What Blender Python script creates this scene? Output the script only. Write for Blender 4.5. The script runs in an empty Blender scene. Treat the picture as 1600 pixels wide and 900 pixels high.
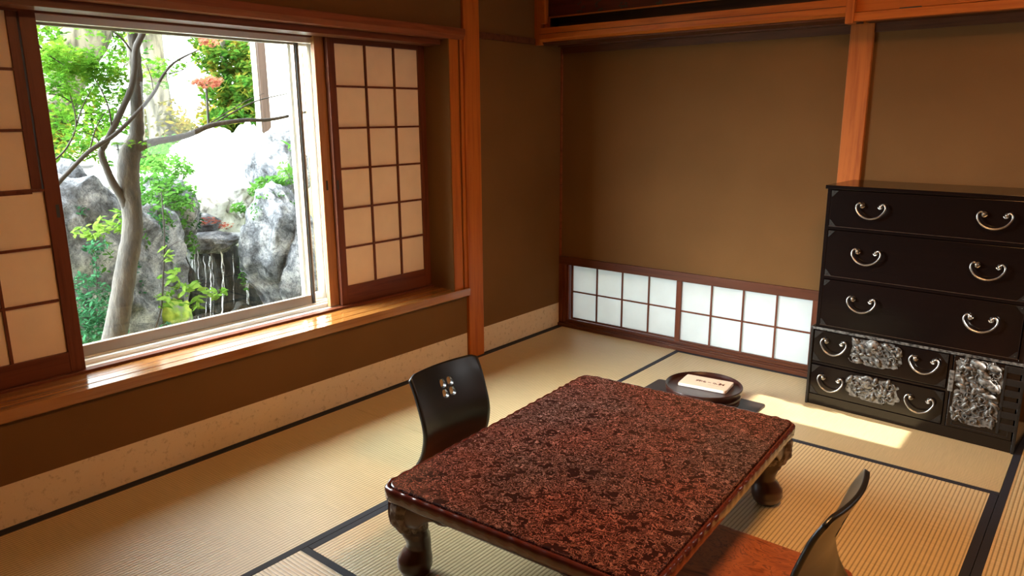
import bpy, bmesh, math, random
from mathutils import Vector, Matrix, noise
PI = math.pi
sc = bpy.context.scene
COL = sc.collection

# ---------------------------------------------------------------- camera
F_PX = 1157.86
CAM = Vector((2.975, -4.1492, 1.4536))
YAW, PITCH, ROLL = -0.6889, 0.22845, -0.00732
fwd = Vector((math.sin(YAW)*math.cos(PITCH), math.cos(YAW)*math.cos(PITCH), -math.sin(PITCH)))
rgt = fwd.cross(Vector((0, 0, 1))).normalized()
upv = rgt.cross(fwd)
rgt, upv = rgt*math.cos(ROLL)+upv*math.sin(ROLL), -rgt*math.sin(ROLL)+upv*math.cos(ROLL)
cd = bpy.data.cameras.new('camera'); cam = bpy.data.objects.new('camera', cd); COL.objects.link(cam)
cd.sensor_width = 36; cd.lens = F_PX/1600*36; cd.clip_start = .05; cd.clip_end = 200
M = Matrix((rgt, upv, -fwd)).transposed().to_4x4(); M.translation = CAM
cam.matrix_world = M; sc.camera = cam

# ---------------------------------------------------------------- light
sc.view_settings.view_transform = 'Standard'; sc.view_settings.look = 'None'
sc.view_settings.gamma = 1; sc.view_settings.use_curve_mapping = False
sc.view_settings.exposure = 0.0
SKY = 5.0
SUN = 17.0
LAMP = 95.0
sc.cycles.use_denoising = True
sc.cycles.max_bounces = 10; sc.cycles.diffuse_bounces = 6; sc.cycles.transparent_max_bounces = 16
sc.cycles.sample_clamp_indirect = 0
w = bpy.data.worlds.new('sky'); sc.world = w; w.use_nodes = True
bg = w.node_tree.nodes['Background']; bg.inputs[0].default_value = (.93, .97, 1.0, 1); bg.inputs[1].default_value = 1.0
# added sky glow beyond the garden, aimed to light the far floor; dimmer overhead
GLOW, GDIR, GPOW = 80.0, Vector((-.62, -.72, .50)).normalized(), 5
wn = w.node_tree; wc = wn.nodes.new('ShaderNodeTexCoord'); wd = wn.nodes.new('ShaderNodeVectorMath'); wd.operation = 'DOT_PRODUCT'; wd.inputs[1].default_value = GDIR
wn.links.new(wc.outputs['Generated'], wd.inputs[0])
wm = wn.nodes.new('ShaderNodeMath'); wm.operation = 'MAXIMUM'; wm.inputs[1].default_value = 0; wn.links.new(wd.outputs['Value'], wm.inputs[0])
wp = wn.nodes.new('ShaderNodeMath'); wp.operation = 'POWER'; wp.inputs[1].default_value = GPOW; wn.links.new(wm.outputs[0], wp.inputs[0])
wa = wn.nodes.new('ShaderNodeMath'); wa.operation = 'MULTIPLY_ADD'; wa.inputs[1].default_value = GLOW; wa.inputs[2].default_value = SKY; wn.links.new(wp.outputs[0], wa.inputs[0])
wn.links.new(wa.outputs[0], bg.inputs[1])
sl = bpy.data.lights.new('sun', 'SUN'); sl.energy = SUN; sl.angle = .012; sl.color = (1, .95, .86)
so = bpy.data.objects.new('sun', sl); COL.objects.link(so)
SUND = Vector((-1.0, .016, -.78)).normalized()
so.rotation_euler = SUND.to_track_quat('-Z', 'Y').to_euler(); so.location = (6, 0, 6)

def portal(name, loc, d, sx, sy):
    l = bpy.data.lights.new(name, 'AREA'); l.shape = 'RECTANGLE'; l.size = sx; l.size_y = sy
    l.cycles.is_portal = True
    o = bpy.data.objects.new(name, l); COL.objects.link(o); o.location = loc
    o.rotation_euler = Vector(d).to_track_quat('-Z', 'Y').to_euler(); return o
portal('window_portal', (-.42, -2.39, 1.18), (1, 0, 0), 1.42, 1.36)
portal('low_window_portal', (.92, .17, .25), (0, -1, 0), 1.8, .5)

# ---------------------------------------------------------------- helpers
def at(px, py, X):
    """point on the plane x = X seen at pixel (px, py) of the 1600x900 frame"""
    d = fwd + rgt*((px-800)/F_PX) - upv*((py-450)/F_PX)
    return CAM + d*((X-CAM.x)/d.x)

class MB:
    def __init__(s): s.v = []; s.f = []; s.sm = []
    def add(s, vs, fs, smooth=False):
        n = len(s.v); s.v += [tuple(v) for v in vs]
        s.f += [tuple(i+n for i in f) for f in fs]; s.sm += [smooth]*len(fs); return s
    def box(s, x0, x1, y0, y1, z0, z1, m=None):
        vs = [Vector((x, y, z)) for x in (x0, x1) for y in (y0, y1) for z in (z0, z1)]
        if m: vs = [m @ v for v in vs]
        return s.add(vs, [(0,1,3,2),(4,6,7,5),(0,4,5,1),(2,3,7,6),(0,2,6,4),(1,5,7,3)])
    def tube(s, pts, rad, n=8, caps=True, flat=1.0):
        pts = [Vector(p) for p in pts]; k = len(pts)
        if not hasattr(rad, '__len__'): rad = [rad]*k
        vs = []; ref = None
        for i, p in enumerate(pts):
            t = (pts[min(i+1, k-1)]-pts[max(i-1, 0)]).normalized()
            if ref is None: ref = Vector((0, 0, 1)) if abs(t.z) < .9 else Vector((1, 0, 0))
            a = (ref - t*ref.dot(t)).normalized(); ref = a; b = t.cross(a)
            for j in range(n):
                q = 2*PI*j/n; vs.append(p+(a*math.cos(q)*flat+b*math.sin(q))*rad[i])
        fs = [(i*n+j, i*n+(j+1) % n, (i+1)*n+(j+1) % n, (i+1)*n+j) for i in range(k-1) for j in range(n)]
        if caps: fs += [tuple(range(n))[::-1], tuple((k-1)*n+j for j in range(n))]
        return s.add(vs, fs, True)
    def lathe(s, prof, n=48, m=None):
        vs = []
        for r, z in prof:
            for j in range(n):
                q = 2*PI*j/n; v = Vector((r*math.cos(q), r*math.sin(q), z)); vs.append(m @ v if m else v)
        k = len(prof)
        fs = [(i*n+j, i*n+(j+1) % n, (i+1)*n+(j+1) % n, (i+1)*n+j) for i in range(k-1) for j in range(n)]
        fs += [tuple(range(n))[::-1], tuple((k-1)*n+j for j in range(n))]
        return s.add(vs, fs, True)
    def blob(s, c, r, m=None, nu=10, nv=6):
        c = Vector(c); vs = [];
        for i in range(nv+1):
            a = PI*i/nv
            for j in range(nu):
                b = 2*PI*j/nu; v = Vector((r[0]*math.sin(a)*math.cos(b), r[1]*math.sin(a)*math.sin(b), r[2]*math.cos(a)))
                vs.append(c+(m @ v if m else v))
        fs = [(i*nu+j, (i+1)*nu+j, (i+1)*nu+(j+1) % nu, i*nu+(j+1) % nu) for i in range(nv) for j in range(nu)]
        return s.add(vs, fs, True)
    def grid(s, fn, nu, nv, smooth=True, closed_u=False):
        vs = [fn(i/nu, j/nv) for i in range(nu+1) for j in range(nv+1)]
        fs = [(i*(nv+1)+j, (i+1)*(nv+1)+j, (i+1)*(nv+1)+j+1, i*(nv+1)+j+1) for i in range(nu) for j in range(nv)]
        return s.add(vs, fs, smooth)
    def prism(s, poly, fn0, fn1, smooth=False):
        """poly: 2-D outline, fn0/fn1 map it to the two faces"""
        n = len(poly); vs = [fn0(p) for p in poly]+[fn1(p) for p in poly]
        fs = [tuple(range(n))[::-1], tuple(range(n, 2*n))]+[(i, (i+1) % n, n+(i+1) % n, n+i) for i in range(n)]
        return s.add(vs, fs, smooth)
    def build(s, name, mat, parent=None, bevel=0, loc=None, seg=2):
        me = bpy.data.meshes.new(name); me.from_pydata(s.v, [], s.f); me.validate(clean_customdata=False)
        if len(me.polygons) == len(s.sm): me.polygons.foreach_set('use_smooth', s.sm)
        bm = bmesh.new(); bm.from_mesh(me); bmesh.ops.recalc_face_normals(bm, faces=bm.faces); bm.to_mesh(me); bm.free()
        o = bpy.data.objects.new(name, me); COL.objects.link(o)
        if mat: me.materials.append(mat)
        if parent: o.parent = parent
        if loc is not None: o.location = loc
        if bevel:
            b = o.modifiers.new('bevel', 'BEVEL'); b.width = bevel; b.segments = seg; b.limit_method = 'ANGLE'; b.angle_limit = math.radians(40)
        return o

def empty(name, loc=(0, 0, 0), rz=0):
    o = bpy.data.objects.new(name, None); COL.objects.link(o); o.location = loc; o.rotation_euler = (0, 0, rz); o.empty_display_size = .1
    return o
def tag(o, label, cat, group=None, kind=None):
    o['label'] = label; o['category'] = cat
    if group: o['group'] = group
    if kind: o['kind'] = kind
    return o
def struct(o, label=None):
    o['kind'] = 'structure'
    if label: o['label'] = label
    return o
def copy_tree(o, parent=None):
    c = o.copy(); COL.objects.link(c)
    if parent: c.parent = parent
    for ch in list(o.children): copy_tree(ch, c)
    return c

# ---------------------------------------------------------------- materials
def mat(name, col=(.5, .5, .5), rough=.5, metal=0, **kw):
    m = bpy.data.materials.new(name); m.use_nodes = True; nt = m.node_tree; b = nt.nodes['Principled BSDF']
    b.inputs['Base Color'].default_value = (*col, 1); b.inputs['Roughness'].default_value = rough; b.inputs['Metallic'].default_value = metal
    for k, v in kw.items(): b.inputs[k.replace('_', ' ')].default_value = v
    return m, nt, b
def N(nt, t, **kw):
    n = nt.nodes.new(t)
    for k, v in kw.items():
        if hasattr(n, k) and not k.startswith('i_'): setattr(n, k, v)
        else: n.inputs[k[2:].replace('_', ' ') if k.startswith('i_') else k].default_value = v
    return n
def coords(nt, scale=(1, 1, 1), kind='Object'):
    tc = nt.nodes.new('ShaderNodeTexCoord'); mp = nt.nodes.new('ShaderNodeMapping'); mp.inputs['Scale'].default_value = scale
    nt.links.new(tc.outputs[kind], mp.inputs[0]); return mp.outputs[0]
def ramp(nt, fac, stops):
    r = nt.nodes.new('ShaderNodeValToRGB'); e = r.color_ramp.elements
    e[0].position, e[0].color = stops[0][0], (*stops[0][1], 1); e[1].position, e[1].color = stops[-1][0], (*stops[-1][1], 1)
    for p, c in stops[1:-1]:
        x = e.new(p); x.color = (*c, 1)
    nt.links.new(fac, r.inputs[0]); return r.outputs[0]
def bump(nt, b, h, s, d=.01):
    n = nt.nodes.new('ShaderNodeBump'); n.inputs['Strength'].default_value = s; n.inputs['Distance'].default_value = d
    nt.links.new(h, n.inputs['Height']); nt.links.new(n.outputs[0], b.inputs['Normal']); return n

def wood(name, c1, c2, axis='z', rough=.4, scale=1.0, coat=0):
    m, nt, b = mat(name, c1, rough, Coat_Weight=coat, Coat_Roughness=.15, Specular_IOR_Level=.25)
    s = {'x': (1.2, 22, 22), 'y': (22, 1.2, 22), 'z': (22, 22, 1.2)}[axis]
    co = coords(nt, tuple(q*scale for q in s))
    n = N(nt, 'ShaderNodeTexNoise', i_Scale=1.6, i_Detail=6, i_Roughness=.65, i_Distortion=.6); nt.links.new(co, n.inputs[0])
    c = ramp(nt, n.outputs['Fac'], [(.3, c2), (.52, c1), (.75, tuple(min(1, q*1.12) for q in c1))])
    nt.links.new(c, b.inputs['Base Color']); bump(nt, b, n.outputs['Fac'], .12, .002)
    return m
OR, ORD = (.44, .125, .018), (.31, .072, .010)
W_post = wood('hinoki_post', OR, ORD, 'z', .5)
W_beam = wood('hinoki_beam', OR, ORD, 'x', .5)
W_sill = wood('sill_wood', (.34, .135, .030), (.22, .075, .018), 'y', .20, .8, coat=1)
W_lint = wood('lintel_wood', (.22, .06, .02), (.13, .032, .01), 'y', .5)
W_dkx = wood('dark_frame_wood_x', (.10, .030, .012), (.055, .014, .006), 'x', .4)
W_dky = wood('dark_frame_wood_y', (.15, .042, .018), (.08, .02, .009), 'y', .4)
W_dkz = wood('dark_frame_wood_z', (.15, .042, .018), (.08, .02, .009), 'z', .4)
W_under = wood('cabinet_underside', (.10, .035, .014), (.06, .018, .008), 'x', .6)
W_ceil = wood('ceiling_boards', (.45, .25, .12), (.3, .15, .06), 'y', .6)
W_red = wood('red_panel', (.075, .014, .007), (.04, .007, .004), 'x', .45)

def plaster(name, c, var=.12, sc_=40, bs=.25, dirt=None, rough=.9):
    m, nt, b = mat(name, c, rough, Specular_IOR_Level=.1)
    co = coords(nt)
    n = N(nt, 'ShaderNodeTexNoise', i_Scale=1.4, i_Detail=4); nt.links.new(co, n.inputs[0])
    c1 = ramp(nt, n.outputs['Fac'], [(.3, tuple(q*(1-var) for q in c)), (.7, tuple(q*(1+var) for q in c))])
    g = N(nt, 'ShaderNodeTexNoise', i_Scale=sc_*6, i_Detail=3); nt.links.new(co, g.inputs[0])
    if dirt:
        d = N(nt, 'ShaderNodeTexNoise', i_Scale=34, i_Detail=5, i_Roughness=.7); nt.links.new(co, d.inputs[0])
        k = ramp(nt, d.outputs['Fac'], [(.55, (0, 0, 0)), (.72, (.75, .75, .75))])
        mx = N(nt, 'ShaderNodeMix', data_type='RGBA'); nt.links.new(k, mx.inputs[0]); nt.links.new(c1, mx.inputs[6]); mx.inputs[7].default_value = (*dirt, 1)
        c1 = mx.outputs[2]
    nt.links.new(c1, b.inputs['Base Color']); bump(nt, b, g.outputs['Fac'], bs, .003)
    return m
P_brown = plaster('juraku_plaster', (.155, .078, .028))
P_cream = plaster('cream_wainscot', (.68, .55, .38), .1, dirt=(.30, .21, .13))
P_white = plaster('white_render', (.8, .79, .76), .04)

def tatami_mat(name, along):
    m, nt, b = mat(name, (.5, .4, .22), .40, Specular_IOR_Level=.9)
    co = coords(nt); sp = nt.nodes.new('ShaderNodeSeparateXYZ'); nt.links.new(co, sp.inputs[0])
    ax = 'X' if along == 'y' else 'Y'
    mu = N(nt, 'ShaderNodeMath', operation='MULTIPLY'); mu.inputs[1].default_value = 2*PI/.0145; nt.links.new(sp.outputs[ax], mu.inputs[0])
    si = N(nt, 'ShaderNodeMath', operation='SINE'); nt.links.new(mu.outputs[0], si.inputs[0])
    ma = N(nt, 'ShaderNodeMapRange'); ma.inputs[1].default_value = -1; ma.inputs[2].default_value = 1; nt.links.new(si.outputs[0], ma.inputs[0])
    s2 = (260, 8, 1) if along == 'x' else (8, 260, 1)
    c2 = coords(nt, s2)
    st = N(nt, 'ShaderNodeTexNoise', i_Scale=1.0, i_Detail=2); nt.links.new(c2, st.inputs[0])
    big = N(nt, 'ShaderNodeTexNoise', i_Scale=1.1, i_Detail=3); nt.links.new(co, big.inputs[0])
    cb = ramp(nt, big.outputs['Fac'], [(.35, (.68, .53, .28)), (.65, (.62, .49, .28))])
    cr = ramp(nt, ma.outputs[0], [(.0, (.44, .40, .33)), (.42, (1, 1, 1))])
    cs = ramp(nt, st.outputs['Fac'], [(.3, (.8, .8, .76)), (.65, (1, 1, 1))])
    m1 = N(nt, 'ShaderNodeMix', data_type='RGBA', blend_type='MULTIPLY'); m1.inputs[0].default_value = 1; nt.links.new(cb, m1.inputs[6]); nt.links.new(cr, m1.inputs[7])
    m2 = N(nt, 'ShaderNodeMix', data_type='RGBA', blend_type='MULTIPLY'); m2.inputs[0].default_value = .8; nt.links.new(m1.outputs[2], m2.inputs[6]); nt.links.new(cs, m2.inputs[7])
    nt.links.new(m2.outputs[2], b.inputs['Base Color']); bump(nt, b, ma.outputs[0], .5, .0012)
    return m
T_y, T_x = tatami_mat('tatami_rush_lengthwise', 'y'), tatami_mat('tatami_rush_crosswise', 'x')
M_heri, nt, b = mat('tatami_border_cloth', (.012, .013, .022), .75)
n = N(nt, 'ShaderNodeTexNoise', i_Scale=400); nt.links.new(coords(nt), n.inputs[0]); bump(nt, b, n.outputs['Fac'], .3, .001)

def paper(name, col, trans):
    m = bpy.data.materials.new(name); m.use_nodes = True; nt = m.node_tree; nt.nodes.clear()
    o = nt.nodes.new('ShaderNodeOutputMaterial'); d = nt.nodes.new('ShaderNodeBsdfDiffuse'); t = nt.nodes.new('ShaderNodeBsdfTranslucent')
    n = N(nt, 'ShaderNodeTexNoise', i_Scale=9, i_Detail=6); nt.links.new(coords(nt), n.inputs[0])
    c = ramp(nt, n.outputs['Fac'], [(.35, tuple(q*.95 for q in col)), (.65, col)])
    nt.links.new(c, d.inputs[0]); nt.links.new(c, t.inputs[0])
    mx = nt.nodes.new('ShaderNodeMixShader'); mx.inputs[0].default_value = trans
    nt.links.new(d.outputs[0], mx.inputs[1]); nt.links.new(t.outputs[0], mx.inputs[2]); nt.links.new(mx.outputs[0], o.inputs[0]); return m
PAP = paper('washi_paper', (.96, .80, .62), .10)
PAPL = paper('washi_paper_backlit', (.72, .765, .765), .43)
def glass(name, tint=(.96, .99, .98)):
    m = bpy.data.materials.new(name); m.use_nodes = True; nt = m.node_tree; nt.nodes.clear()
    o = nt.nodes.new('ShaderNodeOutputMaterial'); t = nt.nodes.new('ShaderNodeBsdfTransparent'); t.inputs[0].default_value = (*tint, 1)
    g = nt.nodes.new('ShaderNodeBsdfGlossy'); g.inputs['Roughness'].default_value = .01
    lwt = nt.nodes.new('ShaderNodeLayerWeight'); pw = nt.nodes.new('ShaderNodeMath'); pw.operation = 'POWER'; pw.inputs[1].default_value = 4; nt.links.new(lwt.outputs['Facing'], pw.inputs[0])
    f = nt.nodes.new('ShaderNodeMath'); f.operation = 'MULTIPLY_ADD'; f.inputs[1].default_value = .6; f.inputs[2].default_value = .025; nt.links.new(pw.outputs[0], f.inputs[0])
    mx = nt.nodes.new('ShaderNodeMixShader'); nt.links.new(f.outputs[0], mx.inputs[0]); nt.links.new(t.outputs[0], mx.inputs[1]); nt.links.new(g.outputs[0], mx.inputs[2])
    nt.links.new(mx.outputs[0], o.inputs[0]); return m
GLASS = glass('window_glass')
ALU, nt, b = mat('bronze_aluminium', (.30, .25, .20), .35, .55)
ALUL, nt, b = mat('pale_aluminium', (.78, .78, .73), .32, .35)
GASK, nt, b = mat('dark_gasket', (.03, .035, .035), .5)

# ================================================================ SETTING
BR, CR = P_brown, P_cream
XR, YF, ZC = 3.78, -5.2, 2.5       # right wall, front wall, ceiling
struct(MB().box(-.6, XR+.2, YF-.2, .2, -.45, -.03).build('floor', W_ceil))
struct(MB().box(-1.1, XR+.15, YF-.2, .25, ZC, ZC+.5).build('ceiling', W_ceil))
# left wall (window wall): recess 0.2 deep, wall beyond it
def lw(x0, x1, y0, y1, z0, z1, m, nm='wall_left'): return struct(MB().box(x0, x1, y0, y1, z0, z1).build(nm, m))
lw(-.42, 0, YF, -.97, .165, .405, BR)           # under the sill
lw(-.42, 0, YF, -.97, -.03, .165, CR, 'baseboard_left')
lw(-.42, 0, YF, -.97, 1.925, ZC, BR)            # above the lintel
lw(-.42, 0, -.835, 0, .165, ZC, BR)             # between post and corner
lw(-.42, 0, -.835, 0, -.03, .165, CR, 'baseboard_left')
lw(-.42, -.004, -1.075, -.83, -.03, ZC, BR)      # core behind the post
lw(-.42, -.36, -1.73, -1.07, .40, 1.93, BR)      # behind the right-hand screen
lw(-.42, -.36, YF, -3.06, .40, 1.93, BR)         # behind the left-hand screen
# back wall with the low window opening x .0-.1.78, z 0-.5
struct(MB().box(0, XR+.2, 0, .12, .50, ZC).build('wall_back', BR))
struct(MB().box(1.80, XR+.2, 0, .12, -.03, .50).build('wall_back', BR))
# front wall, right wall with a small high window that lets the sun in
struct(MB().box(-.42, XR+.2, YF-.15, YF, -.03, ZC).build('wall_front', BR))
WY0, WY1, WZ0, WZ1 = -.735, -.15, 1.10, 1.80
rw = MB().box(XR, XR+.15, YF, WY0, -.03, ZC).box(XR, XR+.15, WY1, 0, -.03, ZC).box(XR, XR+.15, WY0, WY1, -.03, WZ0).box(XR, XR+.15, WY0, WY1, WZ1, ZC)
struct(rw.build('wall_right', BR))
wf = MB()
for a in ((WY0-.03, WY0, WZ0-.03, WZ1+.03), (WY1, WY1+.03, WZ0-.03, WZ1+.03)): wf.box(XR-.012, XR+.02, a[0], a[1], a[2], a[3])
for a in ((WZ0-.03, WZ0), (WZ1, WZ1+.03)): wf.box(XR-.012, XR+.02, WY0, WY1, *a)
struct(wf.build('window_3', W_post, bevel=.002))

# timber of the left wall
struct(MB().box(-.05, .016, -.962, -.832, -.005, ZC).build('trim_1', W_post, bevel=.004))      # corner post
jb = MB().box(-.03, .004, -1.070, -.998, .45, 1.868).box(-.03, -.004, -.998, -.986, .45, 1.868).box(-.03, .006, -.986, -.963, .45, 1.868)
struct(jb.build('trim_2', W_post, bevel=.002))
struct(MB().box(-.2, .0025, -1.079, -1.0705, .45, 1.868).build('trim_3', BR))                     # plaster return of the recess
# lintel
pl = [(-.36, 1.868), (.012, 1.868), (.030, 1.892), (.030, 1.925), (-.36, 1.925)]
struct(MB().prism(pl, lambda p: (p[0], YF, p[1]), lambda p: (p[0], -.963, p[1])).build('trim_4', W_lint, bevel=.002))
# grooved head track above the screens
hd = MB().box(-.36, -.232, YF, -1.075, 1.838, 1.868).box(-.166, -.05, YF, -1.075, 1.838, 1.868)
struct(hd.build('trim_5', W_dky, bevel=.0015))
# sill board: three planks with fine gaps, nosing, raised shoji rail
sb = MB().box(-.165, -.090, YF, -1.075, .41, .452).box(-.0885, -.0255, YF, -1.0, .41, .4515).box(-.024, .030, YF, -.965, .405, .450)
struct(sb.build('trim_6', W_sill, bevel=.0015))
tr = MB().box(-.206, -.165, YF, -1.075, .41, .463)
struct(tr.build('trim_7', W_dky, bevel=.0015))
# thin dark edge board where the mats meet the wall
struct(MB().box(-.0, .014, YF, -.0, -.03, .003).build('trim_8', M_heri))
# short picture rail between post and cabinet, thin corner batten
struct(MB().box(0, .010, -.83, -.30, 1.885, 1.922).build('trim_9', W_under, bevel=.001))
struct(MB().box(0, .010, -.016, -.0, .50, 1.875).build('trim_10', W_lint, bevel=.001))
# post on the back wall
struct(MB().box(1.80, 1.912, -.022, .05, -.0, 1.90).build('trim_11', W_post, bevel=.004))
# picture rail of the back wall
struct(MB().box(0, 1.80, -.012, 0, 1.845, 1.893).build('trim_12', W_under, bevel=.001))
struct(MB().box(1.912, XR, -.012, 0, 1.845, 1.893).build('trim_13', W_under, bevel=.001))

# ---- aluminium window (window_1)
win = empty('window_1', (-.33, -2.4, .46)); struct(win, 'wide sliding garden window in an aluminium frame')
fr = MB()
for x0, x1, z0, z1 in ((-.06, -.030, -.03, .03), (-.025, .005, -.03, .024), (.012, .030, -.03, .018), (.038, .052, -.03, .014), (.060, .078, -.03, .018), (-.06, .08, -.03, .006), (.080, .1235, -.03, .000)):
    fr.box(x0, x1, -.75, .70, z0, z1)
fr.build('sill_track', ALUL, win, bevel=.001)
h = MB().box(-.06, .078, -.75, .70, 1.385, 1.41).box(.050, .078, -.75, .70, 1.352, 1.41).box(-.06, -.02, -.75, .70, 1.372, 1.41)
h.build('head_track', ALUL, win, bevel=.001)
j = MB().box(-.06, -.035, .655, .70, 0, 1.39).box(-.03, .02, .668, .70, 0, 1.39).box(.026, .078, .660, .70, 0, 1.39)
j.build('jamb', ALUL, win, bevel=.001)
MB().box(-.06, .078, -.75, -.715, 0, 1.39).build('jamb', ALUL, win, bevel=.001)
def sash(nm, x, y0, y1, sw=.035, bot=.055, m=ALU):
    s = MB().box(x-.014, x+.014, y0, y0+sw, .012, 1.375).box(x-.014, x+.014, y1-sw, y1, .012, 1.375).box(x-.0135, x+.0135, y0+sw, y1-sw, .012, bot+.01).box(x-.0135, x+.0135, y0+sw, y1-sw, 1.345, 1.375)
    o = s.build(nm, m, win, bevel=.0015)
    MB().box(x-.002, x+.002, y0+sw-.005, y1-sw+.005, bot+.005, 1.348).build('pane', GLASS, o)
    return o
s1 = sash('sash', 0.006, -.72, .575, .030, .055)
g = MB().box(.016, .026, .552, .566, .02, 1.37).build('pull_strip', GASK, s1)
sash('sash', -.032, .535, .672, .022, .05, ALUL)

# ---- low window (window_2) in the back wall, two paper screens
w2 = empty('window_2', (.9, 0, 0)); struct(w2, 'low floor-level window with two paper screens')
f = MB().box(-.905, .9, -.018, .11, .445, .500).box(-.905, .9, -.03, .11, -.02, .022).box(-.905, .9, -.018, .0, .022, .032)
f.box(-.905, .9, -.008, .02, .032, .050)
f.build('window_frame', W_dkx, w2, bevel=.0015)
f = MB().box(-.905, -.872, -.018, .11, .02, .447).box(-.870, -.846, -.012, .11, .02, .447).box(-.844, -.828, -.004, .11, .02, .447).box(.862, .9, -.012, .11, .02, .447)
f.build('jamb', W_dkz, w2, bevel=.0015)

def shoji(name, ax, y0, y1, z0, z1, cols, rows, t, frame, bar, mats, pap, side=-1, bars_y=None, label=None):
    """screen in its own local frame: u runs along the wall, v is depth, w is height. frame = (left, right, bottom, top)"""
    r = empty(name)
    mp = (lambda u0, u1, v0, v1, w0, w1: (v0, v1, u0, u1, w0, w1)) if ax == 'y' else (lambda u0, u1, v0, v1, w0, w1: (u0, u1, v0, v1, w0, w1))
    L, R_, B, T_ = frame; U = y1-y0; H_ = z1-z0
    for a in ((0, L), (U-R_, U)): MB().box(*mp(a[0], a[1], -t/2, t/2, 0, H_)).build('stile', mats[1], r, bevel=.0015)
    for a in ((0, B), (H_-T_, H_)): MB().box(*mp(L, U-R_, -t/2+.001, t/2-.001, a[0], a[1])).build('rail', mats[0], r, bevel=.0015)
    a = MB(); fr_ = side*.004; bw = bar
    v0, v1 = (t/2-.012, t/2-.002) if side > 0 else (-t/2+.002, -t/2+.012)
    iu, iw = U-L-R_, H_-B-T_
    for i in range(1, cols): a.box(*mp(L+iu*i/cols-bw/2, L+iu*i/cols+bw/2, v0, v1, B, H_-T_))
    for k in range(1, rows): a.box(*mp(L, U-R_, v0+.001, v1-.001, B+iw*k/rows-bw/2, B+iw*k/rows+bw/2))
    a.build('lattice', mats[1], r)
    vp = v0-.0015 if side > 0 else v1+.0005
    MB().box(*mp(L-.004, U-R_+.004, vp, vp+.001, B-.004, H_-T_+.004)).build('paper', pap, r)
    return r
MW = (W_dky, W_dkz)
s = shoji('shoji_screen', 'y', -1.745, -1.075, .463, 1.855, 3, 6, .028, (.044, .030, .10, .040), .010, MW, PAP, +1)
s.location = (-.2, -1.745, .463)
tag(s, 'wood lattice paper shoji screen at the right of the garden window', 'shoji screen', 'shoji screens at the garden window')
MB().box(.0135, .0145, .010, .022, .62, .67).build('finger_pull', GASK, s)
MB().box(-.014, .014, .62, .64, .0, 1.392).build('side_strip', W_dkz, s, bevel=.001)
# the slightly bleached outer screen whose edge shows beside the sash
s = empty('shoji_screen', (-.232, -1.765, .463))
tag(s, 'narrow exposed pale wooden edge of the second screen tucked behind the right-hand shoji', 'shoji screen', 'shoji screens at the garden window')
W_pale = wood('sunbleached_stile', (.42, .2, .09), (.3, .13, .055), 'z', .5)
MB().box(-.013, .013, -.034, .030, 0, 1.392).build('stile', W_pale, s, bevel=.0015)
MB().box(-.012, .012, .030, .66, 0, .10).build('rail', W_pale, s, bevel=.0015); MB().box(-.012, .012, .030, .66, 1.35, 1.392).build('rail', W_pale, s, bevel=.0015); MB().box(-.012, .012, .64, .66, .1, 1.35).build('stile', W_pale, s)
MB().box(-.001, .0, .03, .64, .1, 1.35).build('paper', PAP, s)
MB().box(.0125, .0135, -.014, -.002, .62, .67).build('finger_pull', GASK, s)
# left screen with a sliding lower half
s = empty('shoji_screen', (-.2, -3.945, .463))
tag(s, 'paper shoji screen with a lower sliding half, left of the garden window', 'shoji screen', 'shoji screens at the garden window')
t = .014
MB().box(-t, t, .850, .905, 0, 1.392).build('stile', W_dkz, s, bevel=.0015); MB().box(-t, t, 0, .05, 0, 1.392).build('stile', W_dkz, s, bevel=.0015)
MB().box(-t+.001, t-.001, .05, .85, 0, .085).build('rail', W_dky, s, bevel=.0015); MB().box(-t+.001, t-.001, .05, .85, 1.37, 1.392).build('rail', W_dky, s, bevel=.0015)
up = MB().box(-.011, .004, .812, .846, .725, 1.37).box(-.011, .004, .05, .084, .725, 1.37).box(-.011, .004, .084, .812, .716, .735)
up.build('upper_frame', W_dkz, s, bevel=.001)
lat = MB()
for k in range(1, 3): lat.box(-.002, .006, .084, .812, .735+k*.2165-.005, .735+k*.2165+.005)
for i in range(1, 4): lat.box(-.001, .005, .815-i*.186-.005, .815-i*.186+.005, .735, 1.37)
for k in range(1, 3): lat.box(.002, .011, .055, .845, .085+k*.2135-.005, .085+k*.2135+.005)
for i in range(1, 4): lat.box(.003, .010, .842-i*.186-.005, .842-i*.186+.005, .085, .73)
lat.box(.0, .012, .05, .85, .723, .733)
lat.build('lattice', W_dkz, s)
MB().box(-.003, -.002, .08, .815, .73, 1.375).build('paper', PAP, s)
MB().box(.001, .002, .05, .85, .08, .73).build('paper', PAP, s)
MB().box(.0135, .0145, .880, .892, .62, .67).build('finger_pull', GASK, s)

MX = (W_dkx, W_dkz)
a = shoji('shoji_screen', 'x', .088, .930, .05, .446, 4, 2, .022, (.012, .034, .012, .006), .009, MX, PAPL, -1)
a.location = (.078, .030, .05)
tag(a, 'low paper screen of eight panes on the left half of the floor-level window', 'shoji screen', 'low screens at the floor window')
a = shoji('shoji_screen', 'x', .900, 1.765, .05, .446, 4, 2, .022, (.034, .034, .012, .006), .009, MX, PAPL, -1)
a.location = (.896, .006, .05)
tag(a, 'low paper screen of eight panes on the right half, running behind the black chest', 'shoji screen', 'low screens at the floor window')

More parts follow.
